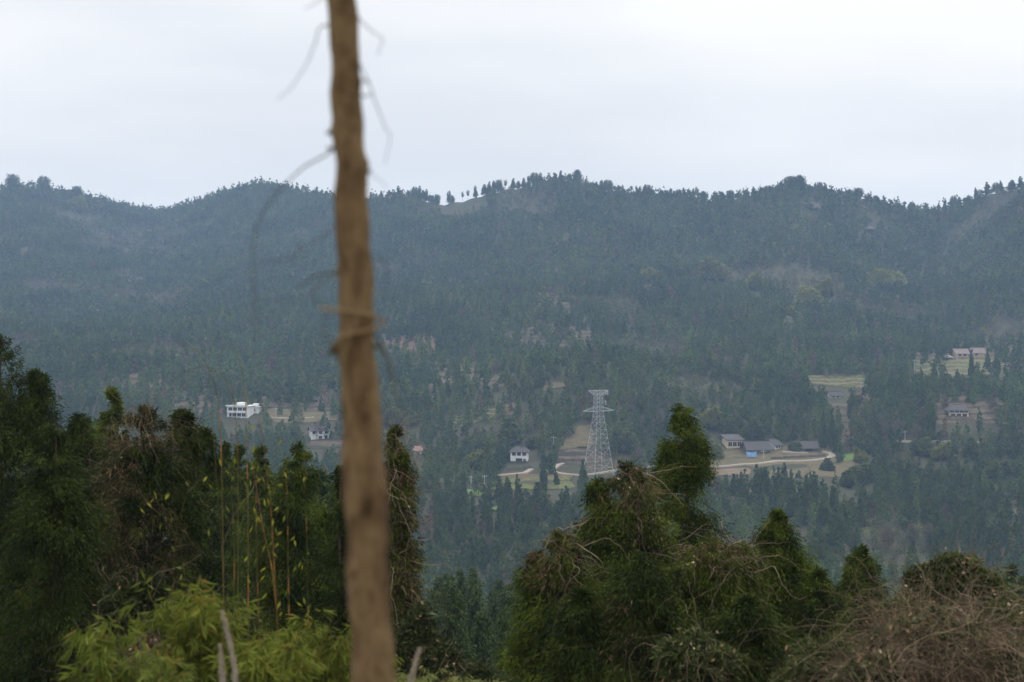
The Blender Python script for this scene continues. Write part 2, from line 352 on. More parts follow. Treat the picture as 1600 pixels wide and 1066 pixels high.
sheet('field', [(1080, 700), (1300, 696), (1310, 728), (1085, 728)], M['straw'], lift=.2, clear=1.0)
ribbon('path', [(776, 744), (800, 742), (820, 740), (830, 734)], 2.6, M['road'])
ribbon('road', [(880, 725), (868, 729), (858, 735), (868, 740), (885, 742.5), (905, 743.5), (930, 741.5), (952, 738), (985, 733), (1020, 729.5), (1045, 728.5), (1105, 729.5), (1125, 730), (1160, 727)], [2, 4.5, 5.5, 4, 2.6, 2.6, 2.6, 2.6, 2.6, 2.6, 2.6, 2.6, 2.6, 2.6], M['road'])
ribbon('road', [(1160, 727), (1190, 725), (1212, 721.5), (1235, 722.5), (1262, 721), (1292, 717.5), (1301, 713), (1299, 710), (1286, 707.5)], [2.6, 3.4, 4, 2.6, 2.6, 3, 4, 3, 2.2], M['road'], lift=.52)
ribbon('path', [(1222, 707.5), (1240, 708), (1262, 709)], 2.6, M['road'])
ribbon('path', [(1395, 690), (1420, 691), (1450, 690), (1480, 691), (1530, 692)], 2.2, M['road'])
ribbon('path', [(425, 654), (470, 655), (490, 653)], 2.2, M['road'])

# ------------------------------------------------------------------ tree shapes
def prof_cone(t): return np.clip((1 - t), 0, 1) ** .8 * np.clip(t / .07 + .35, 0, 1)
def prof_column(t): return np.clip(1 - t, 0, 1) ** .5 * (.82 + .18 * np.sin(t * 9)) * np.clip(t / .08 + .4, 0, 1)
def prof_round(t): return np.sqrt(np.clip(1 - (2 * t - 1) ** 2, 0, 1)) * .95 + .05
def prof_flare(t): return np.clip(1 - t, 0, 1) ** .62
def pw(e): return lambda t: np.clip(1 - t, 0, 1) ** e
def crown(rng, H, Rad, prof, nclump, nleaf, L, Wd, c0, c1, z0=.08, droop=.9, cs=.34, tri=False, jit=.25):
    """leaves gathered in clumps round a crown envelope: returns P, D, len, colour"""
    t = rng.random(nclump * 3) ** 1.0; w = prof(t) + .08; t = t[rng.random(len(t)) < w / w.max()][:nclump]
    k = len(t); az = rng.random(k) * 2 * np.pi
    rr = Rad * prof(t) * (1 - jit + jit * 1.5 * rng.random(k)) * (.45 + .55 * rng.random(k) ** .5)
    z = H * (z0 + (1 - z0) * t)
    C = np.stack([rr * np.cos(az), rr * np.sin(az), z], 1)
    s = cs * (Rad * prof(t) * .62 + Rad * .13) * (.7 + .6 * rng.random(k))
    j = rng.integers(0, k, nleaf)
    g = rng.normal(size=(nleaf, 3)); g = g / np.maximum(1, np.linalg.norm(g, axis=1, keepdims=True) / 1.7)
    P = C[j] + g * s[j][:, None] * np.array([1, 1, 1.15])
    outw = norm(np.stack([np.cos(az[j]), np.sin(az[j]), 0 * az[j]], 1) + .4 * rng.normal(size=(nleaf, 3)))
    up = np.where(t[j] > .9, 1.2, -droop)
    D = norm(outw * .75 + np.stack([0 * up, 0 * up, up], 1) + .55 * rng.normal(size=(nleaf, 3)))
    m = (rng.random(k)[j] * .6 + rng.random(nleaf) * .4)[:, None]
    col = np.array(c0) * (1 - m) + np.array(c1) * m
    return P, D, L * (.6 + .8 * rng.random(nleaf)), Wd * (.7 + .6 * rng.random(nleaf)), col
GC0, GC1 = (.008, .015, .003), (.115, .150, .016)        # cypress foliage, light sprays and random near-black ones painting shade for the gaps
FC0, FC1 = (.026, .048, .013), (.105, .145, .038)        # conifers further off
def crown_tufts(rng, H, Rad, prof, nb, nleaf, L, Wd, c0, c1, z0=.06, tuft=.15, ragged=.2):
    t = rng.random(nb * 4); w = prof(t) + .30; t = t[rng.random(len(t)) < w / w.max()][:nb]; t = np.concatenate([t[t < .84], .82 + .17 * rng.random(34) ** 1.15]); nb = len(t)
    az = rng.random(nb) * 2 * np.pi; Lb = Rad * prof(t) * (1 - ragged + ragged * 1.6 * rng.random(nb) ** 1.5) + .05
    zb = H * (z0 + (1 - z0) * t); ns = 6
    u = (np.arange(ns) + .7) / ns; u = np.clip(u[None] * np.ones((nb, 1)) + .06 * rng.normal(size=(nb, ns)), .05, 1.08)
    rise = (.3 + .35 * rng.random(nb) * (t < .8))[:, None]; Lb = np.minimum(Lb, .03 + Rad * prof(np.full(nb, .82)) * np.clip((1 - t) / .18, 0, 1) ** .9 * (.75 + .5 * rng.random(nb)) + 9. * (t < .82)); az2 = az[:, None] + .22 * rng.normal(size=(nb, ns))
    C = np.stack([Lb[:, None] * u * np.cos(az2), Lb[:, None] * u * np.sin(az2), zb[:, None] + Lb[:, None] * (rise * u - .55 * u ** 2.4 * (t < .85)[:, None])], -1)
    s = tuft * (.55 + .7 * rng.random((nb, ns))) * (.7 + .4 * np.clip(Lb[:, None], 0, 1.3)) * (.75 + .25 * u) * np.where(t > .82, .38 + .45 * (1 - t) / .18, 1.)[:, None]
    bt = rng.random((nb, 1)) * .55 + rng.random((nb, ns)) * .45
    w = (np.maximum(s, .06) ** 1.6 * (.35 + .65 * u)).ravel(); j = rng.choice(nb * ns, nleaf, p=w / w.sum())
    Cc = C.reshape(-1, 3)[j]; sj = s.reshape(-1)[j][:, None]
    g = rng.normal(size=(nleaf, 3)); P = Cc + g * sj * np.array([.75, .75, .95])
    a_ = np.repeat(az, ns)[j]; up = np.where(np.repeat(t, ns)[j] > .965, .1, -.75)
    D = norm(np.stack([np.cos(a_) * .55, np.sin(a_) * .55, up], 1) + g * .25 + .38 * rng.normal(size=(nleaf, 3)))
    m = (bt.reshape(-1)[j] * .75 + .25 * rng.random(nleaf))[:, None]; m = np.clip(m * 1.45 - .2, 0, 1) ** 1.4
    col = np.array(c0) * (1 - m) + np.array(c1) * m
    return P, D, L * (.6 + .8 * rng.random(nleaf)), Wd * (.7 + .6 * rng.random(nleaf)), col
def limbs(rng, H, Rad, prof, n, r0, z0=.1, up=.25):
    t = z0 + (1 - z0) * rng.random(n) ** 1.1 * .9; az = rng.random(n) * 2 * np.pi
    Lr = Rad * prof((t - z0) / (1 - z0)) * .85
    s = np.linspace(0, 1, 5)[None, :]
    X = Lr[:, None] * s * np.cos(az)[:, None]; Yy = Lr[:, None] * s * np.sin(az)[:, None]
    Z = H * t[:, None] + Lr[:, None] * (up * s - .45 * s ** 2)
    return np.stack([X, Yy, Z], -1), (r0 * (1 - t) * .35 + .01)[:, None] * (1.05 - s)

def tangle(rng, C, rad, n, k=11, step=.16, r=.007, grav=.35, hang=False, col0=(.75, .7, .65), col1=(1.25, 1.15, 1.1)):
    """wandering dry vine stems lying over an ellipsoid C / rad"""
    C = np.array(C, float); rad = np.array(rad, float)
    d = norm(rng.normal(size=(n, 3))); d[:, 2] = np.abs(d[:, 2]) * (1.0 if not hang else .7) - .15
    p = C + norm(d) * rad * (1 + .08 * rng.normal(size=(n, 1)))
    dr = norm(rng.normal(size=(n, 3)) * np.array([1, 1, .5])); P = [p]
    for i in range(k - 1):
        dr = norm(dr + .75 * rng.normal(size=(n, 3)) + np.array([0, 0, -grav]))
        p = p + dr * step * (.6 + .8 * rng.random((n, 1)))
        if not hang:
            q = (p - C) / rad; l = np.linalg.norm(q, axis=1, keepdims=True); tgt = 1.0 + .16 * rng.normal(size=(n, 1))
            p = np.where(p[:, 2:3] > C[2] - rad[2], C + q / l * rad * (l * .35 + tgt * .65), p)
        P.append(p)
    P = np.stack(P, 1); f = rng.random((n, 1)); col = np.array(col0) * (1 - f) + np.array(col1) * f
    rr = r * (.5 + rng.random((n, 1))) * np.linspace(1, .4, k)[None]
    return P, rr, col

def strands(rng, S, C, n, k=12, step=.09, grav=.25, out=.35, col0=(.45, .4, .34), col1=(1.45, 1.32, 1.2), r=.004):
    """dry stems that start at points S, arch outward from C and sag"""
    p = S[rng.integers(0, len(S), n)] + .04 * rng.normal(size=(n, 3)); o = norm(p - C)
    dr = norm(o * out + rng.normal(size=(n, 3)) * .8 + [0, 0, .35]); P = [p]; cv = rng.normal(size=(n, 3)) * .3; stp = step * (.5 + 1.1 * rng.random((n, 1)))
    for i in range(k - 1):
        dr = norm(dr + cv + (.2 + .35 * rng.random((n, 1))) * rng.normal(size=(n, 3)) + np.array([0, 0, -grav * (.4 + i / k)])); p = p + dr * stp; P.append(p)
    f = rng.random((n, 1)); return np.stack(P, 1), r * (.5 + rng.random((n, 1))) * np.linspace(1, .35, k)[None], np.array(col0) * (1 - f) + np.array(col1) * f
def add_vines(rng, root, spots, n, label=None, r=.008, puffs=60, step=.16, hang=.3, dry=0, pts=None, long=False):
    mb = MB(); r = r * .6
    for (C, rad, w) in spots:
        q = (pts - C) / (rad * np.array([1, 1.8, 1])); nz = fbm(pts[:, 0] * 2.5, pts[:, 2] * 2.5, 5, 3); d = np.linalg.norm(q, axis=1)
        S = pts[(d + nz * .8 < 1.05)]; S = S[S[:, 1] < np.quantile(S[:, 1], .7)] if len(S) > 50 else S
        if len(S) < 20: continue
        m = int(n * w * (1.15 if long else .42))
        P, rr, col = strands(rng, S, C, int(m * .7), r=r, step=.075, grav=.22, k=12); tubes(mb, P, rr, 3, col)
        P, rr, col = strands(rng, S, C, int(m * .22), r=r * 1.15, step=.10, grav=.5, out=.1, k=14); tubes(mb, P, rr, 3, col)
        P, rr, col = strands(rng, S, C, int(m * (.035 if long else .015)), r=r * 1.4, step=.13, grav=.12, out=.9, k=14); tubes(mb, P, rr, 3, col)
        if puffs:
            Q = S[rng.integers(0, len(S), int(puffs * w))] + .05 * rng.normal(size=(int(puffs * w), 3))
            leaves(mb, Q, norm(rng.normal(size=Q.shape)), .04 + .04 * rng.random(len(Q)), .035, np.broadcast_to(np.array([2.4, 2.3, 2.2]), Q.shape), rng)
        if dry:
            Q = S[rng.integers(0, len(S), int(dry * w))] + .08 * rng.normal(size=(int(dry * w), 3)); f = rng.random((len(Q), 1))
            leaves(mb, Q, norm(rng.normal(size=Q.shape) + [0, 0, -.6]), .09, .04, np.array([.55, .5, .4]) * (1 - f) + np.array([1.3, .95, .65]) * f, rng)
    return mb.build('vine', M['vine'], root)

def hero(px, vtop, Y, Rpx, label, seed, prof=prof_cone, group=None, nclump=150, nleaf=26000, L=.095, Wd=.0205, c0=GC0, c1=GC1,
         vines=None, nv=300, extra=None, droop=.9, z0=.06, cat='tree', name='cypress_tree', H=None, cs=.34, r0=None, jit=.25, vr=.008, puffs=60, dry=0):
    """a tree close by: trunk with limbs, crown, and its coat of dry vine where it has one"""
    rng = np.random.default_rng(seed)
    X = (px - 800) / F * Y; ztop = -(vtop - HZ) / F * Y; zg = hz(X, Y) - .15
    H = ztop - zg; Rad = Rpx / F * Y
    root = empty(name, (X, Y, zg), label=label, cat=cat, group=group)
    tb = MB(); r0 = r0 or max(.07, H * .014)
    zz = np.linspace(0, H * .96, 10); wob = rng.normal(size=(10, 2)).cumsum(0) * .02 * (Rad > .3)
    tubes(tb, np.stack([wob[:, 0], wob[:, 1], zz], 1), np.linspace(r0, .015, 10)[None], 9, (1, 1, 1))
    LP, Lr = limbs(rng, H, Rad, prof, 60, r0, .1); tubes(tb, LP, Lr, 4)
    tb.build('trunk', M['bark'], root, smooth=True)
    cb = MB()
    allP = []
    def put(P, D, l, w, col):
        allP.append(P)
        for (dx, dv, rx, rz, wt) in (vines or []):       # withered brown foliage where the vine smothers it
            s = Y / F; q = (P - np.array([dx * s, 0, ztop - zg - dv * s])) / np.array([rx * s * 1.1, rx * s * 2, rz * s * 1.1])
            nz = fbm(P[:, 0] * 3.5 + seed, P[:, 2] * 3.5 + P[:, 1] * 2, 7, 3)
            k = (np.linalg.norm(q, axis=1) + nz * 1.1 < .9) & (rng.random(len(P)) < .34 * min(1, wt + .2)); f = rng.random((k.sum(), 1))
            col = col.copy(); col[k] = np.array([.05, .035, .018]) * (1 - f) + np.array([.19, .125, .065]) * f
        leaves(cb, P, D, l, w, col, rng)
    put(*crown_tufts(rng, H, Rad, prof, int(nclump * .95), int(nleaf * 3.0), L, Wd, c0, c1, z0=z0, ragged=.36, tuft=.095 + .045 * min(1.5, Rad)))
    # leading shoots at the tip
    k = 90; ft = rng.random(k) ** .8; q = np.stack([rng.normal(size=k) * (.01 + .05 * (1 - ft)), rng.normal(size=k) * (.01 + .05 * (1 - ft)), H - .6 * (1 - ft)], 1)
    leaves(cb, q, norm(rng.normal(size=(k, 3)) * .5 + [0, 0, -.5]), L * .7, Wd, np.broadcast_to(np.array(c1) * .75, (k, 3)), rng)
    if extra:      # side crowns: (dx px, dv px, radius px, height px, leaves)
        for (dx, dv, rp, hp, nl) in extra:
            s = Y / F; P, D, l, w, col = crown_tufts(rng, hp * s, rp * s, prof_flare, max(24, nl // 90), int(nl * 3.0), L, Wd, c0, c1, z0=0, tuft=.13)
            put(P + [dx * s, rng.normal() * .2, ztop - zg - dv * s - hp * s], D, l, w, col)
            base = np.array([0, 0, (ztop - zg - dv * s - hp * s) * .8]); tip = np.array([dx * s, 0, ztop - zg - dv * s - hp * s * .3])
    cb.build('crown', M['leaf'], root)
    if vines:
        sp = []
        for (dx, dv, rx, rz, w) in vines:
            s = Y / F; sp.append((np.array([dx * s, -.1, ztop - zg - dv * s]), np.array([rx * s, rx * s, rz * s]), w))
        add_vines(rng, root, sp, nv, r=vr, puffs=puffs, pts=np.concatenate(allP))
    return root

# ------------------------------------------------------------------ trees close by
DK = dict(c0=(.008, .014, .003), c1=(.058, .076, .011))
hero(0, 520, 33, 190, 'tall dense cypress at the left edge of the view', 1, pw(.58), nclump=380, nleaf=60000, extra=[(60, 60, 45, 150, 4000), (120, 130, 60, 200, 6000), (60, 300, 120, 300, 9000)], **DK)
hero(84, 660, 27, 130, 'broad shadowy cypress in front of the tall one at the left edge', 2, prof_flare, nclump=200, nleaf=30000, **DK)
hero(176, 608, 48, 56, 'narrow pointed cypress between the left-edge cypress and the vine-draped tree', 3, pw(.55), nleaf=15000, nclump=90, L=.2, Wd=.05)
hero(228, 636, 29, 82, 'round-topped tree draped in brown dry vines at left', 4, prof_round, nclump=150, nleaf=24000, z0=.15,
     vines=[(-8, 38, 62, 38, 1.0), (-55, 110, 50, 70, .7), (-30, 230, 90, 110, .8), (10, 330, 100, 60, .5)], nv=330, puffs=14, vr=.006, **DK)
hero(292, 646, 31, 84, 'bushy dark cypress with a ragged top right of the brown vine-draped tree', 5, prof_flare, nclump=150, nleaf=26000, extra=[(-12, 0, 34, 70, 2500), (22, 30, 28, 80, 2500)],
     vines=[(-20, 30, 40, 30, .4)], nv=60, puffs=8, vr=.006, **DK)
hero(352, 690, 62, 62, 'first of three small pointed cypresses left of the leafy bamboo stalks', 6, pw(.66), group=None, nleaf=16000, nclump=140, L=.17, Wd=.04)
hero(374, 696, 66, 56, 'middle of three small pointed cypresses left of the leafy bamboo stalks', 7, pw(.66), nleaf=16000, nclump=140, L=.17, Wd=.04)
hero(406, 698, 60, 66, 'right one of three small pointed cypresses left of the leafy bamboo stalks', 8, pw(.66), nleaf=16000, nclump=140, L=.17, Wd=.04)
hero(466, 692, 34, 112, 'pointed cypress left of the bare near trunk', 9, pw(.6), nclump=150, nleaf=28000, extra=[(-30, 90, 40, 120, 3000), (42, 110, 40, 140, 3500), (50, 190, 50, 160, 4000)], c0=GC0, c1=GC1)
hero(536, 730, 30, 90, 'dark cypress right behind the bare near trunk', 10, prof_cone, nclump=120, nleaf=20000, **DK)
hero(620, 668, 29, 58, 'tall vine-smothered tree just right of the bare near trunk', 11, prof_column, nclump=150, nleaf=22000,
     vines=[(-14, 45, 34, 48, 1.0), (-6, 170, 46, 110, 1.0), (6, 290, 48, 70, .6)], nv=300, puffs=34, dry=700, c0=GC0, c1=GC1)
hero(985, 722, 31, 165, 'broad cypress with brown vines over its top left of the slender one', 12, pw(.6), nclump=210, nleaf=44000,
     extra=[(-52, 30, 32, 90, 2600), (-30, 120, 50, 130, 3000), (40, 120, 60, 140, 4000)], vines=[(-2, 34, 42, 36, 1.0), (24, 100, 40, 50, .3)], nv=260, puffs=30, dry=900, c0=GC0, c1=GC1)
hero(1066, 630, 34, 90, 'slender spire-topped cypress rising above the others right of centre', 13, pw(.47), nclump=210, nleaf=42000, extra=[(28, 60, 22, 60, 1800), (-24, 70, 22, 60, 1800)], c0=GC0, c1=GC1)
hero(878, 832, 28, 120, 'lower cypress with brown withered vines at its top left of the broad one', 14, pw(.55), nclump=140, nleaf=24000,
     extra=[(-40, 40, 30, 90, 2500), (20, 60, 50, 150, 4000)], vines=[(-6, 26, 34, 30, .8), (-20, 70, 36, 36, .8)], nv=240, puffs=22, dry=500, c0=GC0, c1=GC1)
hero(1112, 846, 27, 112, 'bushy cypress capped with pale tangled vines below the slender spire', 15, pw(.4), nclump=200, nleaf=40000,
     extra=[(52, 14, 42, 120, 4200), (-60, 50, 50, 140, 4200)], vines=[(-2, 22, 56, 26, 1.0), (58, 30, 34, 24, .5), (-10, 170, 60, 40, .5)], nv=260, puffs=60, c0=GC0, c1=GC1)
hero(1005, 870, 25, 110, 'dark drooping cypress in the shadowed gap under the broad one', 16, prof_flare, nclump=170, nleaf=34000, vines=[(-40, 120, 40, 60, .3)], nv=60, puffs=16, **DK)
hero(908, 925, 25, 90, 'low cypress sprawling at the foot of the trees right of centre', 17, prof_flare, nclump=130, nleaf=24000, **DK)
hero(1215, 802, 32, 108, 'pointed cypress standing alone right of the big cypress cluster', 18, pw(.62), nclump=130, nleaf=26000, extra=[(14, 70, 34, 130, 3500), (-18, 90, 28, 120, 3500)], c0=GC0, c1=GC1)
hero(1278, 895, 31, 84, 'low rounded cypress between the two pointed ones at right', 19, prof_flare, nclump=100, nleaf=18000, c0=GC0, c1=GC1)
hero(1344, 858, 35, 58, 'small pointed cypress with a tufted head at right', 20, pw(.32), nclump=100, nleaf=20000, extra=[(-16, 28, 17, 36, 1400), (12, 20, 18, 60, 1400)], c0=GC0, c1=GC1)
hero(1170, 940, 24, 100, 'dark cypress below the lone pointed one', 21, prof_flare, nclump=130, nleaf=26000, **DK)
# mounds smothered in vine at right
def mound(px, vtop, Y, parts, label, seed, name='vine_covered_bush', nl=16000, nv=900, leafc=((.03, .045, .012), (.085, .10, .03)), puffs=120, r=.006, dry=800, long=False):
    rng = np.random.default_rng(seed); s = Y / F
    X = (px - 800) * s; zt = -(vtop - HZ) * s; zg = hz(X, Y) - .1
    root = empty(name, (X, Y, zg), label=label, cat='bush')
    cb = MB(); sp = []; pp = []; sb = MB()
    for (dx, dv, rx, rz, w) in parts:
        C = np.array([dx * s, rng.normal() * .25, zt - zg - (dv + rz) * s]); rad = np.array([rx * s, rx * s * .8, rz * s])
        n = int(nl * w); g = norm(rng.normal(size=(n, 3))); g *= (.35 + .65 * rng.random((n, 1)) ** .4) * (1 + .55 * fbm(g[:, 0] * 2.6 + seed, g[:, 2] * 2.6 + g[:, 1] * 2, 5)[:, None])
        m = (fbm(g[:, 0] * 5, g[:, 2] * 5, seed)[:, None] * .8 + .5 + .3 * rng.normal(size=(n, 1))).clip(0, 1)
        leaves(cb, C + g * rad, norm(rng.normal(size=(n, 3)) + [0, 0, -.4]), .09 * (.6 + .8 * rng.random(n)), .034, np.array(leafc[0]) * (1 - m) + np.array(leafc[1]) * m, rng)
        sp.append((C, rad * 1.15, w)); pp.append(C + g * rad)
        k = 9; az = rng.random(k) * 6.28; u = np.linspace(0, 1, 6)[None, :, None]
        tip = C + np.stack([np.cos(az), np.sin(az), .4 + 0 * az], 1) * rad * .7; b = np.array([C[0] * .6, C[1], 0]) + rng.normal(size=(k, 3)) * [.1, .1, 0]
        tubes(sb, b[:, None] * (1 - u) + tip[:, None] * u + np.array([0, 0, .15]) * np.sin(u * 3.14), np.linspace(.03, .008, 6)[None] * np.ones((k, 1)), 5)
    sb.build('stem', M['bark'], root); cb.build('foliage', M['leaf'], root)
    add_vines(rng, root, sp, nv, r=r, puffs=puffs, dry=dry, pts=np.concatenate(pp), long=long)
    return root
mound(1490, 862, 24, [(0, -4, 40, 60, .7), (-32, 22, 36, 60, .6), (34, 18, 40, 70, .6), (-84, 62, 40, 60, .7), (70, 62, 56, 80, .8), (-10, 80, 100, 90, 1.2)], 'tall vine-smothered bush behind the brown tangle at right', 31, nl=17000, nv=560, puffs=260, dry=400)
BR = ((.035, .05, .016), (.16, .16, .07))
mound(1455, 958, 18, [(0, 0, 60, 70, 1.0), (-48, 26, 46, 60, .6), (-96, 58, 50, 60, .6), (50, 14, 46, 60, .6), (98, 44, 50, 70, .5)], 'mound of brown dry vine tangle at the lower right', 32, nl=16000, nv=900, leafc=BR, puffs=220, r=.0045, dry=700, long=True)
mound(1560, 930, 20, [(0, 20, 80, 100, 1), (60, 90, 90, 90, .8)], 'brown bramble mound at the right edge', 33, nl=12000, nv=320, leafc=((.025, .035, .010), (.10, .11, .03)), puffs=60, r=.0045, dry=200, long=True)
mound(1285, 1005, 19, [(0, 0, 72, 70, 1), (80, 30, 60, 70, .6)], 'low green bush with pale stems left of the brown tangle', 34, nl=15000, nv=200, puffs=50, r=.0045, dry=120)
mound(1085, 985, 21, [(0, 0, 60, 46, 1)], 'vine-topped bush under the capped cypress', 35, nl=11000, nv=240, puffs=50, r=.005, dry=150)

# ------------------------------------------------------------------ bare trunk close to the lens
def near_trunk():
    rng = np.random.default_rng(77); Y0 = 4.2; s = Y0 / F
    root = empty('tree', ((585 - 800) * s, Y0, hz((585 - 800) * s, Y0) - .1), label='slim bare brown trunk close to the camera wound with a thin vine', cat='tree')
    ox, oz = root.location.x, root.location.z
    vs = [-420, -250, -100, 0, 60, 130, 200, 270, 340, 400, 470, 540, 600, 680, 740, 800, 870, 940, 1000, 1066, 1200, 1400, 1700, 1960]
    cx = [518, 524, 530, 533, 537, 541, 543, 548, 551, 554, 557, 559, 561, 566, 569, 573, 574, 578, 581, 583, 586, 590, 594, 598]
    wd = [34, 40, 45, 47, 46, 47, 49, 52, 54, 56, 54, 58, 58, 63, 66, 70, 64, 66, 64, 66, 70, 72, 78, 88]
    vv = np.linspace(vs[0], vs[-1], 170)
    c = np.interp(vv, vs, cx) + 1.5 * np.sin(vv / 31) + 1.2 * np.sin(vv / 13.); w = np.interp(vv, vs, wd) * (1 + .035 * np.sin(vv / 23.) + .03 * rng.normal(size=170).cumsum() * .12)
    ns = 28; th = np.arange(ns) / ns * 2 * np.pi
    z = -(vv - HZ) * s - oz; keep = z > -.3; c = c[keep]; w = w[keep]; z = z[keep]; vv = vv[keep]; nk = len(z)
    TH, ZZ = np.meshgrid(th, z); bumps = 1 + .04 * fbm(np.cos(TH) * 2 + ZZ * 5, np.sin(TH) * 2 + ZZ * 3, 3, 4) + .05 * fbm(np.cos(TH) * 5 + ZZ * 26, np.sin(TH) * 5 + ZZ * 19, 8, 3)
    for (kv, kt, ka, kr) in [(68, -1.3, .3, 9), (118, -1.4, .22, 8), (205, 3.0, .25, 10), (255, -.3, .3, 9), (330, -2.1, .25, 11), (392, -1.6, .22, 10), (427, 3.0, .35, 9), (545, 3.1, .4, 11), (725, -1.2, .14, 24), (815, -2.0, .2, 18), (875, -1.4, .2, 14), (985, -.9, .15, 20), (132, .1, .25, 7), (150, 0, .25, 7)]:
        dth = np.angle(np.exp(1j * (TH - kt))); bumps += .8 * ka * np.exp(-(dth / .35) ** 2 - ((ZZ - (-(kv - HZ) * s - oz)) / (kr * s)) ** 2)
    RR = (w / 2 * s)[:, None] * bumps
    V = np.stack([((c - 800) * s - ox)[:, None] + RR * np.cos(TH), RR * np.sin(TH), ZZ], -1)
    I = np.arange(nk * ns).reshape(nk, ns); a = I[:-1]; b = I[1:]
    mb = MB().add(V.reshape(-1, 3), np.stack([a, np.roll(a, -1, 1), np.roll(b, -1, 1), b], -1).reshape(-1, 4))
    mb.add(V[0], [tuple(range(ns))]); mb.build('trunk', M['trunk'], root, smooth=True)
    def P(pts, dy=None):
        a = np.array([(((x - 800) * s) - ox, (d[0] if d else 0), -(v - HZ) * s - oz) for (x, v, *d) in pts])
        k = np.linspace(0, len(a) - 1, 26); q = np.stack([np.interp(k, range(len(a)), a[:, i]) for i in range(3)], 1)
        for _ in range(3): q[1:-1] = (q[:-2] + 2 * q[1:-1] + q[2:]) / 4
        return q
    tw = [([(520, 236), (500, 246), (478, 256), (462, 272), (440, 290), (420, 312), (405, 340), (398, 375), (394, 410), (398, 460), (404, 520)], .0035),
          ([(520, 40), (495, 45), (490, 75), (475, 110), (455, 140), (434, 158)], .0026), ([(512, -10), (495, 5), (474, 20)], .0024),
          ([(555, 20), (575, 45), (600, 70), (590, 96)], .0026), ([(562, 100), (585, 155), (600, 200), (615, 212), (605, 258)], .0026),
          ([(525, 427), (500, 430), (480, 440), (462, 455)], .0045), ([(524, 435), (498, 440), (485, 462), (500, 478), (520, 486)], .003),
          ([(470, 380), (462, 400), (440, 408), (412, 410)], .0026), ([(530, 350), (505, 368), (485, 385), (465, 402)], .0026),
          ([(520, 545), (508, 520), (505, 495), (512, 470)], .003), ([(585, 520), (604, 560), (612, 610), (622, 640)], .0035), ([(600, 560), (615, 600), (640, 605)], .0025),
          ([(524, 204), (514, 206), (508, 209)], .011), ([(526, 228), (516, 231), (511, 230)], .007), ([(538, 544), (526, 546), (519, 550)], .014), ([(580, 540), (592, 545), (604, 556)], .009), ([(530, 60), (516, 40), (505, 39)], .005), ([(565, 270), (572, 268), (577, 266)], .009), ([(565, 126), (580, 128)], .003), ([(562, 148), (580, 152)], .0035), ([(600, 806), (640, 808), (690, 807)], .0022), ([(570, 265), (590, 280), (608, 300)], .002),
          ([(585, 400), (602, 410), (606, 440), (590, 470)], .0022)]
    for pts, r in tw: r = r * .85; b = MB(); q = P(pts); q[1:] += rng.normal(size=(25, 3)).cumsum(0) * .0012; tubes(b, q, np.linspace(r, r * .4, 26)[None], 6); b.build('twig', M['bark'], root, smooth=True)
    vb = MB()
    for pts, r in [([(505, 482, .0), (520, 484, -.04), (545, 486, -.062), (570, 490, -.055), (590, 495, -.03), (603, 500, 0)], .0058),
                   ([(522, 545, -.01), (530, 530, -.045), (550, 522, -.062), (572, 517, -.055), (590, 512, -.02), (600, 504, 0.01)], .0058),
                   ([(540, 560, -.05), (560, 500, -.06), (575, 450, -.06), (584, 410, -.04)], .0035)]:
        q = P(pts); tubes(vb, q + [0, -.012, 0], np.linspace(r, r * .7, 26)[None], 6, (1.25, 1.05, .75))
    vb.build('vine', M['vine'], root, smooth=True)
    return root
near_trunk()

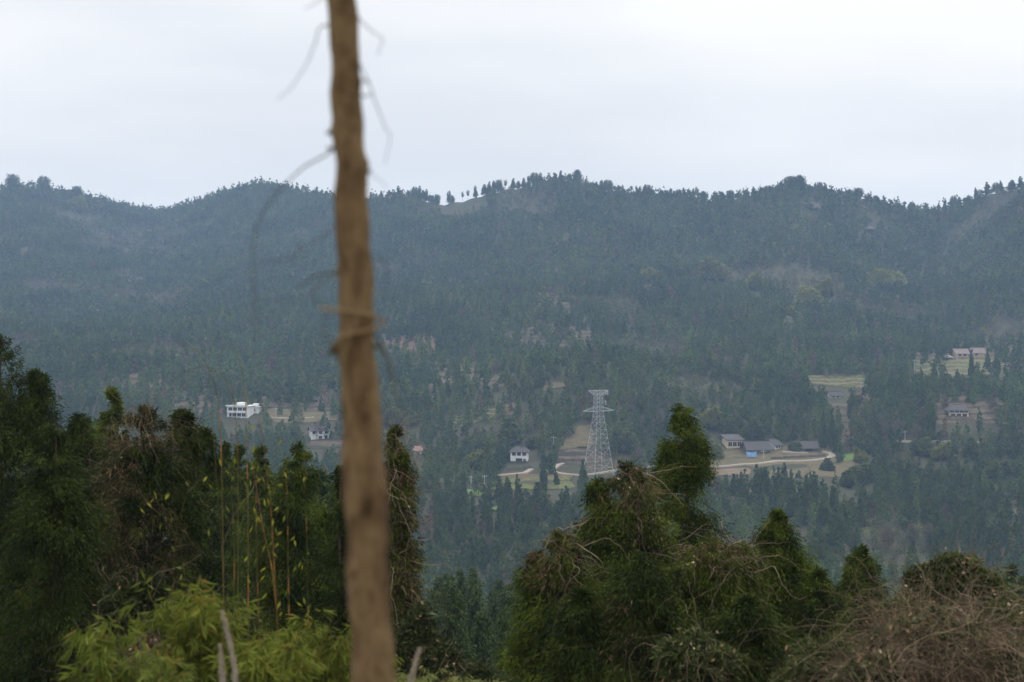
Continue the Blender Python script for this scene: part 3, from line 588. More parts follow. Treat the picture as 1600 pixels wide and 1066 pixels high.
# ------------------------------------------------------------------ bamboo and plumes
def spray(rng, mb, P, D, nl, L, Wd, c0, c1, droop=.8):
    """a bamboo twig tip: a fan of long narrow leaves"""
    n = len(P); j = np.repeat(np.arange(n), nl)
    d = norm(D[j] * .8 + .5 * rng.normal(size=(n * nl, 3)) + [0, 0, -droop]); p = P[j] + .022 * rng.normal(size=(n * nl, 3))
    m = (.6 * rng.random(n)[j] + .4 * rng.random(n * nl))[:, None]
    col = np.array(c0) * (1 - m) + np.array(c1) * m
    yl = rng.random(n * nl) < .035; col[yl] = (.26, .15, .035)
    leaves(mb, p, d, L * (.7 + .6 * rng.random(n * nl)), Wd, col, rng)
def bamboo_clump(px, vtop, Y, rpx, hpx, label, seed, nst=26, nsp=420, L=.14, c0=(.045, .07, .010), c1=(.21, .225, .035), group=None):
    L = L * 1.15; nsp = int(nsp * 1.0)
    rng = np.random.default_rng(seed); s = Y / F
    X = (px - 800) * s; zt = -(vtop - HZ) * s; zg = hz(X, Y) - .05; Hh = zt - zg; Rr = rpx * s; hh = hpx * s
    root = empty('bamboo_clump', (X, Y, zg), label=label, cat='bamboo', group=group)
    u = np.linspace(0, 1, 12)[None, :, None]
    az = rng.random(nst) * 6.28; rad = Rr * (.3 + .7 * rng.random(nst)); top = Hh * (1 - .3 * (rad / Rr) ** 2 * rng.random(nst)) * (.86 + .14 * rng.random(nst))
    b0 = rng.normal(size=(nst, 3)) * [Rr * .2, Rr * .15, 0]; dirr = np.stack([np.cos(az), np.sin(az) * .8, 0 * az], 1)
    Pt = b0[:, None] + dirr[:, None] * rad[:, None, None] * u ** 2.2 + np.array([0, 0, 1.]) * (top[:, None, None] * (u * 1.25 - .25 * u ** 4.0))
    cb = MB(); tubes(cb, Pt, np.linspace(.009, .002, 12)[None] * np.ones((nst, 1)), 5, (.8, .95, .5)); cb.build('culm', M['culm'], root)
    lb = MB(); i = rng.integers(0, nst, nsp); t = 1 - (rng.random(nsp) ** 1.2) * min(1, hh / Hh * 1.4)
    k = t * 11; k0 = np.floor(k).astype(int).clip(0, 10); f = (k - k0)[:, None]
    P = Pt[i, k0] * (1 - f) + Pt[i, k0 + 1] * f; sd = norm(rng.normal(size=(nsp, 3)) * [1, 1, .3])
    P = P + sd * (.08 + .34 * rng.random((nsp, 1))) * Rr; P[:, 2] -= .1 * rng.random(nsp)
    spray(rng, lb, P, sd, 8, L, L * .14, c0, c1); lb.build('foliage', M['bamboo'], root)
    return root
bamboo_clump(318, 902, 15.5, 92, 200, 'largest yellow-green bamboo clump, behind the pair of silver plumes', 41, nsp=620)
bamboo_clump(160, 950, 14.5, 58, 190, 'bright green leafy bamboo sprout left of the largest clump', 42, nst=12, nsp=190, L=.15, c0=(.05, .08, .012), c1=(.19, .22, .035))
bamboo_clump(478, 955, 17, 84, 170, 'yellow-green bamboo clump touching the left side of the bare near trunk', 43, nsp=560, L=.13)
bamboo_clump(400, 985, 15, 74, 140, 'low bamboo clump between the two larger yellow-green ones', 44, nsp=420, L=.14, c0=(.09, .12, .02))
bamboo_clump(540, 985, 18, 60, 130, 'shaded bamboo clump right behind the bare near trunk', 45, nsp=360, L=.13, c0=(.08, .10, .02))
bamboo_clump(650, 1032, 19, 84, 90, 'pale bamboo clump at the bottom edge right of the bare near trunk', 46, nsp=430, L=.11, c0=(.12, .14, .04), c1=(.25, .26, .09))
bamboo_clump(735, 1052, 20, 60, 60, 'pale bamboo tips at the bottom edge below the distant conifers', 47, nsp=200, L=.1, c0=(.12, .14, .04), c1=(.25, .26, .09))
bamboo_clump(250, 1000, 14.5, 70, 120, 'low bamboo clump over the dry brush at lower left', 48, nsp=260, L=.13, c0=(.08, .11, .02), c1=(.2, .23, .05))
mound(262, 985, 17, [(0, 0, 80, 90, 1), (-60, 40, 60, 70, .5)], 'heap of purple-brown dry brush under the largest bamboo clump', 36, nl=2500, nv=800, leafc=((.04, .03, .02), (.08, .06, .04)), puffs=30, r=.0045, dry=600)
mound(205, 900, 22, [(0, 0, 60, 70, 1)], 'dark bush with brown withered stems above the green bamboo sprout', 37, nl=12000, nv=200, leafc=((.016, .022, .007), (.045, .055, .016)), puffs=10, r=.005, dry=60)
mound(670, 1005, 24, [(-20, -40, 36, 70, .8), (16, 10, 40, 50, 1), (70, 36, 50, 50, .6)], 'dull green bush at the foot of the vine-smothered tree', 38, nl=15000, nv=160, leafc=((.02, .03, .01), (.06, .07, .022)), puffs=16, r=.005, dry=200)
# tall stalks with few leaves
def stalk(pts, Y, label, seed, r=.011, leafn=0, lc=((.12, .15, .02), (.33, .3, .04)), name='bamboo_stalk', col=(.7, .8, .45), joint=True):
    r = r * .75; rng = np.random.default_rng(seed); s = Y / F
    X = (pts[0][0] - 800) * s; zg = hz(X, Y) - .05
    root = empty(name, (X, Y, zg), label=label, cat='bamboo')
    a = np.array([((x - 800) * s - X, 0, -(v - HZ) * s - zg) for x, v in [pts[0]] + list(pts)]); a[0, 2] = 0; a[:, 1] = rng.normal() * .0 + np.linspace(0, .3 * rng.normal(), len(a))
    k = np.linspace(0, len(a) - 1, 40); q = np.stack([np.interp(k, range(len(a)), a[:, i]) for i in range(3)], 1)
    for _ in range(4): q[1:-1] = (q[:-2] + 2 * q[1:-1] + q[2:]) / 4
    b = MB(); tubes(b, q, np.linspace(r, r * .25, 40)[None], 6, col)
    # dry sheaths, lighter and thicker, at some of the joints
    for i in rng.integers(8, 38, 7 if joint else 0):
        tubes(b, q[i - 1:i + 2], np.array([[r * 1.5, r * 1.2, r * .6]]) * (1.05 - i / 45), 6, (1.7, 1.2, .75))
    b.build('culm', M['culm'], root)
    if leafn:
        lb = MB(); leafn = int(leafn * .6); i = rng.integers(14, 39, leafn); P = q[i] + rng.normal(size=(leafn, 3)) * [.14, .14, .1]
        m = rng.random((leafn, 1)); leaves(lb, P, norm(rng.normal(size=(leafn, 3)) * [.5, .5, .4] + [0, 0, -1]), .095, .026, np.array(lc[0]) * (1 - m) + np.array(lc[1]) * m, rng)
        Q = np.stack([q[i], (q[i] + P) / 2 + [0, 0, .02], P], 1); tubes(lb, Q, .002, 3, (.1, .1, .04)); lb.build('foliage', M['bamboo'], root)
    return root
stalk([(350, 1000), (349, 800), (347, 690), (344, 620), (334, 585), (318, 555), (300, 540), (280, 536)], 19, 'thin arching stalk bowing left over the white flat-roofed house', 51, r=.009)
stalk([(388, 1000), (387, 800), (385, 700), (383, 620), (378, 580), (372, 560), (360, 535)], 19, 'upright thin stalk with pale sheaths right of the white flat-roofed house', 52, r=.01)
stalk([(372, 1000), (374, 700), (368, 620), (355, 590), (338, 575), (315, 572), (290, 580), (272, 600)], 20, 'lower thin stalk arching left below the tallest one', 53, r=.007)
stalk([(356, 1000), (330, 620), (325, 560), (340, 525), (352, 520)], 20, 'faint thin stalk hooking right at its tip', 54, r=.004, joint=False)
stalk([(440, 1010), (438, 900), (437, 800), (434, 720), (428, 640)], 16, 'upright orange-brown stalk with yellow leaves left of the bare near trunk', 55, r=.011, leafn=26, col=(1.0, .8, .55))
stalk([(436, 1010), (425, 890), (410, 830), (398, 760), (388, 705)], 16, 'leaning orange-brown stalk with yellow leaves beside the upright one', 56, r=.010, leafn=22, col=(1.1, .85, .6))
stalk([(452, 1010), (449, 900), (447, 790), (444, 735)], 17, 'short green stalk right of the two orange-brown ones', 57, r=.009, leafn=10, col=(.5, .7, .3))
stalk([(482, 1010), (480, 900), (478, 780), (474, 680)], 17, 'green stalk in front of the pointed cypress left of the bare trunk', 58, r=.007, leafn=10, col=(.4, .6, .25))
stalk([(362, 1010), (360, 880), (354, 780), (345, 730)], 17, 'green stalk with drooping yellow leaves above the largest bamboo clump', 59, r=.007, leafn=20, col=(.45, .6, .3))
stalk([(275, 1000), (272, 900), (280, 810), (300, 760)], 18, 'bent grey stalk with dangling yellow leaves in front of the ragged cypress', 60, r=.007, leafn=18, col=(.6, .55, .45), joint=False)
stalk([(300, 1000), (290, 860), (262, 790), (244, 770)], 18, 'grey stalk with dangling yellow leaves bending left toward the vine-draped tree', 61, r=.006, leafn=16, col=(.6, .55, .45), joint=False)
stalk([(408, 1010), (406, 850), (408, 760), (412, 700)], 17, 'yellow-leaved stalk left of the leaning orange-brown one', 62, r=.006, leafn=24, col=(.7, .7, .35))
def plume(pts, Y, wpx, label, seed):
    rng = np.random.default_rng(seed); s = Y / F; X = (pts[0][0] - 800) * s; zg = hz(X, Y) - .03
    root = empty('silver_grass', (X, Y, zg), label=label, cat='grass plume')
    a = np.array([((x - 800) * s - X, 0, -(v - HZ) * s - zg) for x, v in [pts[0]] + list(pts)]); a[0, 2] = 0
    k = np.linspace(0, len(a) - 1, 24); q = np.stack([np.interp(k, range(len(a)), a[:, i]) for i in range(3)], 1)
    b = MB(); tubes(b, q, .003, 5, (.6, .65, .4)); b.build('stem', M['culm'], root)
    n = 700; f = rng.random(n); L0 = len(a) - 1; kk = (L0 - 1.0 * (len(a) - 2) * f) ; i = np.clip(kk / L0 * 23, 0, 22.9); i0 = i.astype(int); g = (i - i0)[:, None]
    P = q[i0] * (1 - g) + q[i0 + 1] * g; T = norm(q[np.minimum(i0 + 1, 23)] - q[i0])
    pb = MB(); wd = wpx * s * .8 * np.sin(np.clip(f * 2.6 + .25, 0, 3.0))[:, None]
    D = norm(T * 2.2 + rng.normal(size=(n, 3)) * .5); leaves(pb, P, D, .05 * (.4 + f), .004, np.broadcast_to([1, 1, 1.], (n, 3)), rng)
    leaves(pb, P + rng.normal(size=(n, 3)) * wd * .2, D, .035, .006, np.broadcast_to([1, .97, .92], (n, 3)), rng)
    pb.build('plume', M['plume'], root)
plume([(371, 1085), (364, 1030), (356, 990), (348, 960)], 9, 9, 'taller silver grass plume in front of the largest bamboo clump', 71)
plume([(352, 1090), (347, 1055), (344, 1012)], 9, 7, 'shorter silver grass plume beside the taller one', 72)
plume([(636, 1090), (644, 1055), (654, 1018)], 9, 6, 'silver grass plume right of the bare near trunk', 73)

# ------------------------------------------------------------------ pylon
def pylon(px, vb, vt):
    P0 = ray(px, vb); s = P0[1] / F; H = (vb - vt) * s
    root = empty('transmission_pylon', P0, R(28), label='grey lattice steel electricity pylon in front of the wooded spur', cat='pylon')
    def w(h):   # half width
        t = h / H
        return np.interp(t, [0, .72, 1.0], [5.3, 1.75, 1.45]) * 1.0
    corners = [(-1, -1), (1, -1), (1, 1), (-1, 1)]
    for cx, cy in corners:
        zz = np.linspace(-1.5, H, 14); ww = np.array([w(max(z, 0)) for z in zz])
        b = MB(); tubes(b, np.stack([cx * ww, cy * ww, zz], 1), np.linspace(.14, .085, 14)[None], 4); b.build('leg', M['steel'], root)
    b = MB(); lev = [0]; h = 0
    while h < H - 1: h += max(1.7, w(h) * 1.25); lev.append(min(h, H))
    def bar(p, q, r=.065): tubes(b, np.array([p, q]), r * .75, 4)
    for i in range(len(lev) - 1):
        a, c = lev[i], lev[i + 1]; wa, wc = w(a), w(c)
        for k in range(4):
            x0, y0 = corners[k]; x1, y1 = corners[(k + 1) % 4]
            bar((x0 * wa, y0 * wa, a), (x1 * wc, y1 * wc, c)); bar((x1 * wa, y1 * wa, a), (x0 * wc, y0 * wc, c))
            bar((x0 * wc, y0 * wc, c), (x1 * wc, y1 * wc, c), .05)
            if wa > 3:
                m = ((x0 + x1) / 2 * (wa + wc) / 2, (y0 + y1) / 2 * (wa + wc) / 2, (a + c) / 2)
                bar(m, (x0 * (wa + wc) / 2, y0 * (wa + wc) / 2, (a + c) / 2), .045); bar(m, (x1 * (wa + wc) / 2, y1 * (wa + wc) / 2, (a + c) / 2), .045)
    b.build('bracing', M['steel'], root)
    def arm(z0, z1, span, top):
        nonlocal b
        b = MB(); wa = w(z0)
        for sx in (-1, 1):
            tipz = z1 if top else z0 + .3; tx = sx * span
            for yy in (-1, 1):
                bar((sx * wa, yy * wa, z0), (tx, yy * .25, tipz), .1); bar((sx * wa, yy * wa, z1), (tx, yy * .25, tipz), .1)
                n = 5
                for i in range(n):
                    f0, f1 = i / n, (i + .5) / n; f2 = (i + 1) / n
                    L = lambda f, z: (sx * wa + (tx - sx * wa) * f, yy * (wa + (.25 - wa) * f), z + (tipz - z) * f)
                    bar(L(f0, z0), L(f1, z1), .05); bar(L(f1, z1), L(f2, z0), .05)
                    if yy == 1: bar(L(f0, z0), (L(f0, z0)[0], -L(f0, z0)[1], L(f0, z0)[2]), .05)
        return b.build('crossarm', M['steel'], root)
    arm(H * .745, H * .80, 8.6, False); top_arm = arm(H * .93, H * .995, 5.4, True)
    b = MB(); bar((1.4, 0, H * .865), (4.2, 0, H * .87), .08); bar((1.4, 0, H * .845), (4.2, 0, H * .87), .06); side_arm = b.build('crossarm', M['steel'], root)
    for x, z in ((5.2, .99), (4.2, .99), (4.1, .87)):
        b = MB(); zz = np.linspace(0, 2.0, 15); tubes(b, np.stack([0 * zz + x, 0 * zz, H * z - zz], 1), (.10 + .08 * (np.arange(15) % 2))[None], 6); b.build('insulator', M['insul'], root)
    return root
CLEAR.append(([(912, 690), (962, 690), (964, 748), (910, 748)], 1.0, 734))
pylon(935, 741, 610)
def pole(px, vb, vt, label, cross=True, group='utility poles round the village'):
    P0 = ray(px, vb); s = P0[1] / F; H = (vb - vt) * s
    root = empty('utility_pole', P0, 0, label=label, cat='pole', group=group)
    b = MB(); tubes(b, np.array([(0, 0, -1), (0, 0, H / 2), (0, 0, H)]), np.array([[.24, .2, .16]]), 8); b.build('post', M['concrete'], root)
    if cross:
        b = MB(); box(b, -1.2, 1.2, -.08, .08, H - .9, H - .7); b.build('crossarm', M['steel'], root)
        for x in (-1.0, 0, 1.0):
            b = MB(); z = H - .7 + (.3 if x == 0 else 0); tubes(b, np.array([(x, 0, z), (x, 0, z + .15), (x, 0, z + .35)]), np.array([[.06, .12, .05]]), 6); b.build('insulator', M['insul'], root)
    CLEAR.append(([(px - 6, vt), (px + 6, vt), (px + 6, vb), (px - 6, vb)], 1.0, vb - 3))
pole(865, 698, 682, 'utility pole beside the dry grass field left of the pylon')
pole(1193, 719, 703, 'pale utility pole in front of the long grey-tiled farmhouse')
pole(1429, 584, 562, 'utility pole at the left end of the upper right crop terraces')
pole(1345, 608, 590, 'utility pole at the right end of the striped crop terrace')
pole(1414, 692, 674, 'utility pole above the bamboo grove at right')
pole(431, 655, 637, 'utility pole between the two white houses at left')
pole(736, 762, 743, 'utility pole at the wood edge left of the crop field')
pole(757, 757, 742, 'short utility pole at the left corner of the crop field')
pole(1495, 566, 548, 'utility pole left of the twin yellow cottages')

# ------------------------------------------------------------------ houses
def house(px, vb, wpx, hpx, label, yaw=0, depth=8, wall='white', roof='gable', rmat='tile', rh=2.0, rows=((.25, .5, .75), (.25, .5, .75)), wsz=(1.3, 1.3),
          door=None, over=.8, name='house', cat='house', plinth=None, side_rows=(), balcony=False, clear=1.0, vbot=None):
    P0 = ray(px, vb); s = P0[1] / F; Wd = wpx * s; H = hpx * s; D = depth
    root = empty(name, P0 + np.array([0, 2, .2]), R(yaw), label=label, cat=cat)
    b = MB(); x = Wd / 2; fl = -3.0
    box(b, -x, x, 0, D, fl, H, mat=0)
    if plinth: box(b, -x - .06, x + .06, -.06, D + .06, fl - .5, plinth, mat=1)
    if roof == 'gable':
        b.add([(-x, .02, H), (-x, D - .02, H), (-x, D / 2, H + rh - .15), (x, .02, H), (x, D - .02, H), (x, D / 2, H + rh - .15)], [(0, 2, 1), (3, 4, 5)])
    b.build('wall', [M[wall], M['stone']], root)
    r = MB(); o = over; e = .35
    def slab(pts):   # closed slab from a quad or triangle
        pts = np.array(pts, float); n = len(pts); lo = pts - [0, 0, .22]
        r.add(np.concatenate([pts, lo]), [tuple(range(n))]); r.add(np.concatenate([pts, lo]), [tuple(range(2 * n - 1, n - 1, -1))])
        r.add(np.concatenate([pts, lo]), [(i, i + n, (i + 1) % n + n, (i + 1) % n) for i in range(n)])
    hr = H + rh; el = H - rh * o / (D / 2) + .12
    if roof == 'gable':
        slab([(-x - o, -o, el), (x + o, -o, el), (x + o, D / 2, hr), (-x - o, D / 2, hr)]); slab([(-x - o, D / 2, hr), (x + o, D / 2, hr), (x + o, D + o, el), (-x - o, D + o, el)])
        box(r, -x - o, x + o, D / 2 - .18, D / 2 + .18, hr - .1, hr + .18)
    elif roof == 'hip':
        k = min(D / 2, x * .55)
        slab([(-x - o, -o, el), (x + o, -o, el), (x - k, D / 2, hr), (-x + k, D / 2, hr)]); slab([(x + o, D + o, el), (-x - o, D + o, el), (-x + k, D / 2, hr), (x - k, D / 2, hr)])
        slab([(-x - o, D + o, el), (-x - o, -o, el), (-x + k, D / 2, hr)]); slab([(x + o, -o, el), (x + o, D + o, el), (x - k, D / 2, hr)])
        box(r, -x + k, x - k, D / 2 - .18, D / 2 + .18, hr - .1, hr + .18)
    elif roof == 'shed':
        slab([(-x - o, -o, H + .15), (x + o, -o, H + .15), (x + o, D + o, H + rh), (-x - o, D + o, H + rh)])
    else:
        box(r, -x - .7, x + .7, -.7, D + .7, H, H + .35); box(r, -x - .7, x + .7, -.7, -.5, H + .352, H + .8); box(r, -x * .2 - 1, x * .2 + 1, D * .4, D * .8, H + .352, H + 1.9)
    r.build('roof', M['white'] if roof == 'flat' else M[rmat], root)
    nr = len(rows)
    for ri, row in enumerate(rows):
        zc = H * (ri + .55) / nr
        for u in row:
            wx, wz = wsz; cx = -x + u * Wd
            gp = MB(); box(gp, cx - wx / 2, cx + wx / 2, -.05, .03, zc - wz / 2, zc + wz / 2)
            g = MB(); t = .09
            for (a0, a1, c0, c1) in ((-wx / 2 - t, wx / 2 + t, wz / 2, wz / 2 + t), (-wx / 2 - t, wx / 2 + t, -wz / 2 - t, -wz / 2), (-wx / 2 - t, -wx / 2, -wz / 2, wz / 2), (wx / 2, wx / 2 + t, -wz / 2, wz / 2), (-.03, .03, -wz / 2, wz / 2)):
                box(g, cx + a0, cx + a1, -.10, .02, zc + c0, zc + c1)
            gp.build('pane', M['glass'], g.build('window', M['frame'], root))
    for (u, zc) in side_rows:
        g = MB(); yy = u * D; box(g, x - .03, x + .05, yy - .6, yy + .6, zc - .6, zc + .6); g.build('window', [M['glass']], root)
    if door is not None:
        for u, dw, dh in door:
            g = MB(); cx = -x + u * Wd; box(g, cx - dw / 2, cx + dw / 2, -.06, .03, 0, dh); g.build('door', M['wood'] if dw < 2 else M['glass'], root)
    if balcony:
        g = MB(); box(g, -x + .3, x - .3, -1.3, -.02, H * .5 - .15, H * .5); 
        for k in range(5): q = -x + .5 + k * (Wd - 1) / 4; box(g, q - .12, q + .12, -1.25, -1.0, -3, H * .5 - .152)
        box(g, -x + .3, x - .3, -1.3, -1.2, H * .5 + .002, H * .5 + .9); g.build('balcony', M['white'], root)
    CLEAR.append(([(px - wpx * .8, vb - hpx - 12), (px + wpx * 1.0, vb - hpx - 12), (px + wpx * 1.0, (vbot or vb) + 10), (px - wpx * .8, (vbot or vb) + 10)], clear, vb - 4))
    return root
house(370, 655, 34, 18, 'white flat-roofed house with a wide balcony at far left', yaw=-12, depth=10, roof='flat', rows=((.2, .4, .6, .8), (.15, .38, .62, .85)), balcony=True, wsz=(2.2, 1.7))
house(396, 648, 14, 10, 'low white annex right of the flat-roofed house', yaw=-12, depth=6, roof='flat', rows=((.5,),), name='annex', cat='annex', clear=.9)
house(500, 690, 29, 15.5, 'white two-storey house with grey gable roof and six small windows', yaw=16, depth=8, rows=((.5, .8), (.15, .5, .82)), wsz=(1.5, 1.4), rh=1.8)
house(499, 631, 20, 6, 'long low pale farmhouse above the white gabled house', yaw=0, depth=5, wall='beige', rows=((.2, .6),), rh=1.6, wsz=(1.6, 1.1), clear=.8)
house(652, 712, 14, 5, 'low shed with faded red roof right of the near trunk', yaw=12, depth=5, wall='white', rmat='red_tile', rh=2.2, rows=((.5,),), roof='shed', name='shed', cat='shed', clear=.9)
house(811, 725, 27, 18, 'white two-storey house with dark hipped roof beside the crop field', yaw=-4, depth=8, roof='hip', rh=2.3, rows=((), (.2, .5, .8)), wsz=(1.7, 1.6), door=((.5, 3.2, 2.2), (.82, 1.4, 2.0)), plinth=.9, vbot=735)
house(1149, 704, 25, 14, 'beige house with three big dark windows above the blue tarpaulin', yaw=8, depth=9, wall='beige', roof='shed', rh=2.2, rows=((.2, .5, .8),), wsz=(1.9, 2.0), plinth=-.2)
house(1187, 711, 36, 9, 'long farmhouse with a wide sweeping grey tiled roof', yaw=10, depth=9, wall='wood', roof='gable', rh=3.2, rows=((.3, .6),), wsz=(1, 1), over=1.2, vbot=722)
house(1217, 705, 12, 9, 'small white-ended wing joining the right end of the long farmhouse', yaw=30, depth=8, wall='white', rows=((.3, .7),), rh=2.4, wsz=(.9, 1.2), name='house_wing', cat='house', over=1)
house(1262, 709, 32, 8, 'single-storey grey stone house with a wide dark doorway', yaw=0, depth=8, wall='stone', rh=2.8, rows=((.2,),), wsz=(1.1, 1.1), door=((.6, 3.4, 2.3),), over=1.0, vbot=722)
house(1307, 624, 17, 5, 'small white cottage under a dark roof below the striped terrace', yaw=6, depth=6, rh=2, rows=((.3, .7),), wsz=(1, 1), clear=.95)
house(1500, 654, 30, 13, 'timber two-storey farmhouse with dark hipped roof at right', yaw=-6, depth=8, wall='beige', roof='hip', rh=2.2, rows=((.2, .5, .8), (.15, .4, .65, .88)), wsz=(2.0, 1.5), over=1.3, balcony=False)
house(1505, 560, 20, 8, 'left one of twin yellow cottages on the upper right terraces', yaw=6, depth=7, wall='yellow', rmat='pink_tile', rh=2.6, rows=((.3, .7),), wsz=(1.8, 1.4), over=1)
house(1530, 560, 18, 9, 'right one of twin yellow cottages on the upper right terraces', yaw=-6, depth=7, wall='yellow', rmat='pink_tile', rh=2.8, rows=((.35,),), wsz=(1.5, 1.4), over=1)
house(1484, 563, 12, 3, 'lean-to shed left of the twin yellow cottages', yaw=6, depth=5, wall='wood', roof='shed', rmat='pink_tile', rh=1.6, rows=((),), name='shed', cat='shed', clear=.9)
house(530, 612, 8, 3, 'tiny white hut high above the white gabled house', yaw=0, depth=4, rh=1, rows=((.5,),), name='hut', cat='hut', clear=.8)
def tarp():
    P0 = ray(1173, 714); s = P0[1] / F
    g = MB(); nu, nv_ = 14, 8; U, Vv = np.meshgrid(np.linspace(0, 1, nu), np.linspace(0, 1, nv_))
    X = (U - .5) * 16 * s; Z = 8 * s * (1 - Vv) * (1 - .2 * np.sin(U * 3.1)) + .1; Yv = -Vv * 2.2 + .15 * np.sin(U * 17) * Vv + .1 * np.sin(U * 9 + Vv * 5)
    Pf = np.stack([X, Yv, Z], -1).reshape(-1, 3); I = np.arange(nu * nv_).reshape(nv_, nu)
    fq = np.stack([I[:-1, :-1], I[1:, :-1], I[1:, 1:], I[:-1, 1:]], -1).reshape(-1, 4)
    g.add(Pf, fq); g.add(Pf + [0, .06, -.04], fq[:, ::-1])
    tag(g.build('tarpaulin', M['tarp'], loc=P0 + np.array([0, -1.5, .3])), 'bright blue tarpaulin hung between the beige house and the long farmhouse', 'tarpaulin')
tarp()
def rubble_wall(a, b, h, label):
    P = np.array([ray(*a), ray(*b)]); n = 30; f = np.linspace(0, 1, n)[:, None]; C = P[0] * (1 - f) + P[1] * f; C[:, 2] = height(C[:, 0], C[:, 1])
    rng = np.random.default_rng(int(a[0])); top = h * (1 + .15 * rng.normal(size=n)); V = []
    for i in range(n):
        for dy, z in ((-.5, -1.5), (-.3, top[i]), (.3, top[i]), (.5, -1.5)): V.append(C[i] + [0, dy, z])
    I = np.arange(n * 4).reshape(n, 4); nx = np.roll(I, -1, 1)
    g = MB().add(V, np.stack([I[:-1], nx[:-1], nx[1:], I[1:]], -1).reshape(-1, 4)); g.add(V, [(0, 1, 2, 3), (n * 4 - 1, n * 4 - 2, n * 4 - 3, n * 4 - 4)])
    tag(g.build('stone_wall', M['stone']), label, 'wall')
rubble_wall((872, 712), (943, 710), 1.6, 'upper grey stone terrace wall behind the pylon')
rubble_wall((870, 722), (940, 721), 1.5, 'lower grey stone terrace wall behind the pylon')
rubble_wall((788, 737), (830, 731), 1.2, 'low stone wall in front of the white hipped-roof house')
rubble_wall((1204, 719), (1290, 714), 1.2, 'low stone wall below the stone house along the track')
# a few bare rock faces under the ridge
def rockface(px, v, wpx, hpx, label, seed):
    P0 = ray(px, v + hpx / 2); s = P0[1] / F; rng = np.random.default_rng(seed)
    nu, nv_ = 22, 12; U, Vv = np.meshgrid(np.linspace(-.5, .5, nu), np.linspace(0, 1, nv_))
    env = np.clip(1 - (2 * U) ** 4, 0, 1)
    X = U * wpx * s; Z = Vv * hpx * s * 1.1 * (env * .8 + .2); Yv = -7 + Vv * 6 + 1.6 * fbm(U * 9 + seed, Vv * 3, seed) + (1 - env) * 9
    Pf = np.stack([X, Yv, Z], -1); Bk = Pf.copy(); Bk[:, :, 1] += 14; Bk[:, :, 2] -= 2
    A_ = np.concatenate([Pf, Bk[::-1]], 0); nn = 2 * nv_; I = np.arange(nn * nu).reshape(nn, nu)
    g = MB().add(A_.reshape(-1, 3), np.stack([I[:-1, :-1], I[:-1, 1:], I[1:, 1:], I[1:, :-1]], -1).reshape(-1, 4))
    tag(g.build('rock_face', M['rock'], loc=P0), label, 'cliff'); CLEAR.append(([(px - wpx / 2, v - hpx / 2), (px + wpx / 2, v - hpx / 2), (px + wpx / 2, v + hpx), (px - wpx / 2, v + hpx)], .8))
rockface(1268, 322, 34, 9, 'pale rock outcrop below the right-hand summit clump', 1)
rockface(1355, 356, 26, 5, 'narrow pale rock band lower right of the summit outcrop', 2)

# ------------------------------------------------------------------ trees on the far slopes
HB = 10.0
def proto_tris(seed, kind, ntri, size):
    rng = np.random.default_rng(seed)
    if kind == 'cone': pr, Rad, z0, dr = prof_cone, 2.1, .10, .8
    elif kind == 'column': pr, Rad, z0, dr = prof_column, 1.7, .14, .8
    else: pr, Rad, z0, dr = prof_round, 3.6, .12, .1
    P, D, l, w, col = crown(rng, HB, Rad, pr, max(10, ntri // 10), ntri, size, size * .7, (.7, .7, .7), (1.3, 1.3, 1.3), z0=z0, droop=dr, cs=.42 if kind != 'round' else .5)
    S = norm(np.cross(D, rng.normal(size=D.shape))); w = w[:, None]
    T = np.stack([P - S * w / 2, P + S * w / 2, P + D * l[:, None]], 1)
    # pointed tip
    if kind != 'round':
        tip = np.array([[(-.25, 0, HB * .88), (.25, .1, HB * .88), (0, 0, HB * 1.02)], [(0, -.25, HB * .86), (.1, .25, HB * .86), (0, 0, HB)]]); T = np.concatenate([T, tip]); col = np.concatenate([col, np.ones((2, 3))])
    tr = np.array([[(-.16, 0, -1), (.16, 0, -1), (0, 0, HB * .6)], [(0, -.16, -1), (0, .16, -1), (0, 0, HB * .6)]])
    return np.concatenate([T, tr]).astype(np.float32), np.concatenate([np.repeat(col[:, None], 3, 1), np.full((2, 3, 3), .8)]).astype(np.float32)
def proto_mesh(seed, kind, nleaf, L, c0, c1, wid=1.0):
    rng = np.random.default_rng(seed)
    pr, Rad, z0, dr = {'cone': (prof_cone, 2.1, .08, .8), 'column': (prof_column, 1.6, .12, .8), 'round': (prof_round, 3.7, .12, .1), 'pole': (prof_round, 1.7, .45, .2), 'bare': (prof_round, 2.8, .2, -.8)}[kind]
    P, D, l, w, col = crown(rng, HB, Rad * wid, pr, max(30, nleaf // 45), nleaf, L, L * .4 if kind != 'bare' else L * .1, c0, c1, z0=z0, droop=dr, cs=.36 if kind != 'round' else .45)
    if nleaf > 8000:
        P, D, l, w, col = crown_tufts(rng, HB, 2.1 * wid, pw(.8), 150, int(nleaf * 1.5), L, L * .35, tuple(np.array(c0) * .7), c1, z0=.05, tuft=.27, ragged=.3)
    mb = MB(); leaves(mb, P, D, l, w, col, rng)
    tubes(mb, np.array([(0, 0, -1.), (.05, 0, HB * .3), (0, .05, HB * .6), (0, 0, HB * .9)]), np.array([[.22, .18, .1, .03]]) * (.7 if kind == 'pole' else 1), 6, (.09, .07, .05))
    LP, Lr = limbs(rng, HB, Rad, pr, 26, .2, z0 + .02, up=.25 if kind in ('cone', 'column') else 1.1); tubes(mb, LP, Lr, 3, (.08, .065, .05))
    return mb.mesh(kind + '_tree', M['leaf_far'])
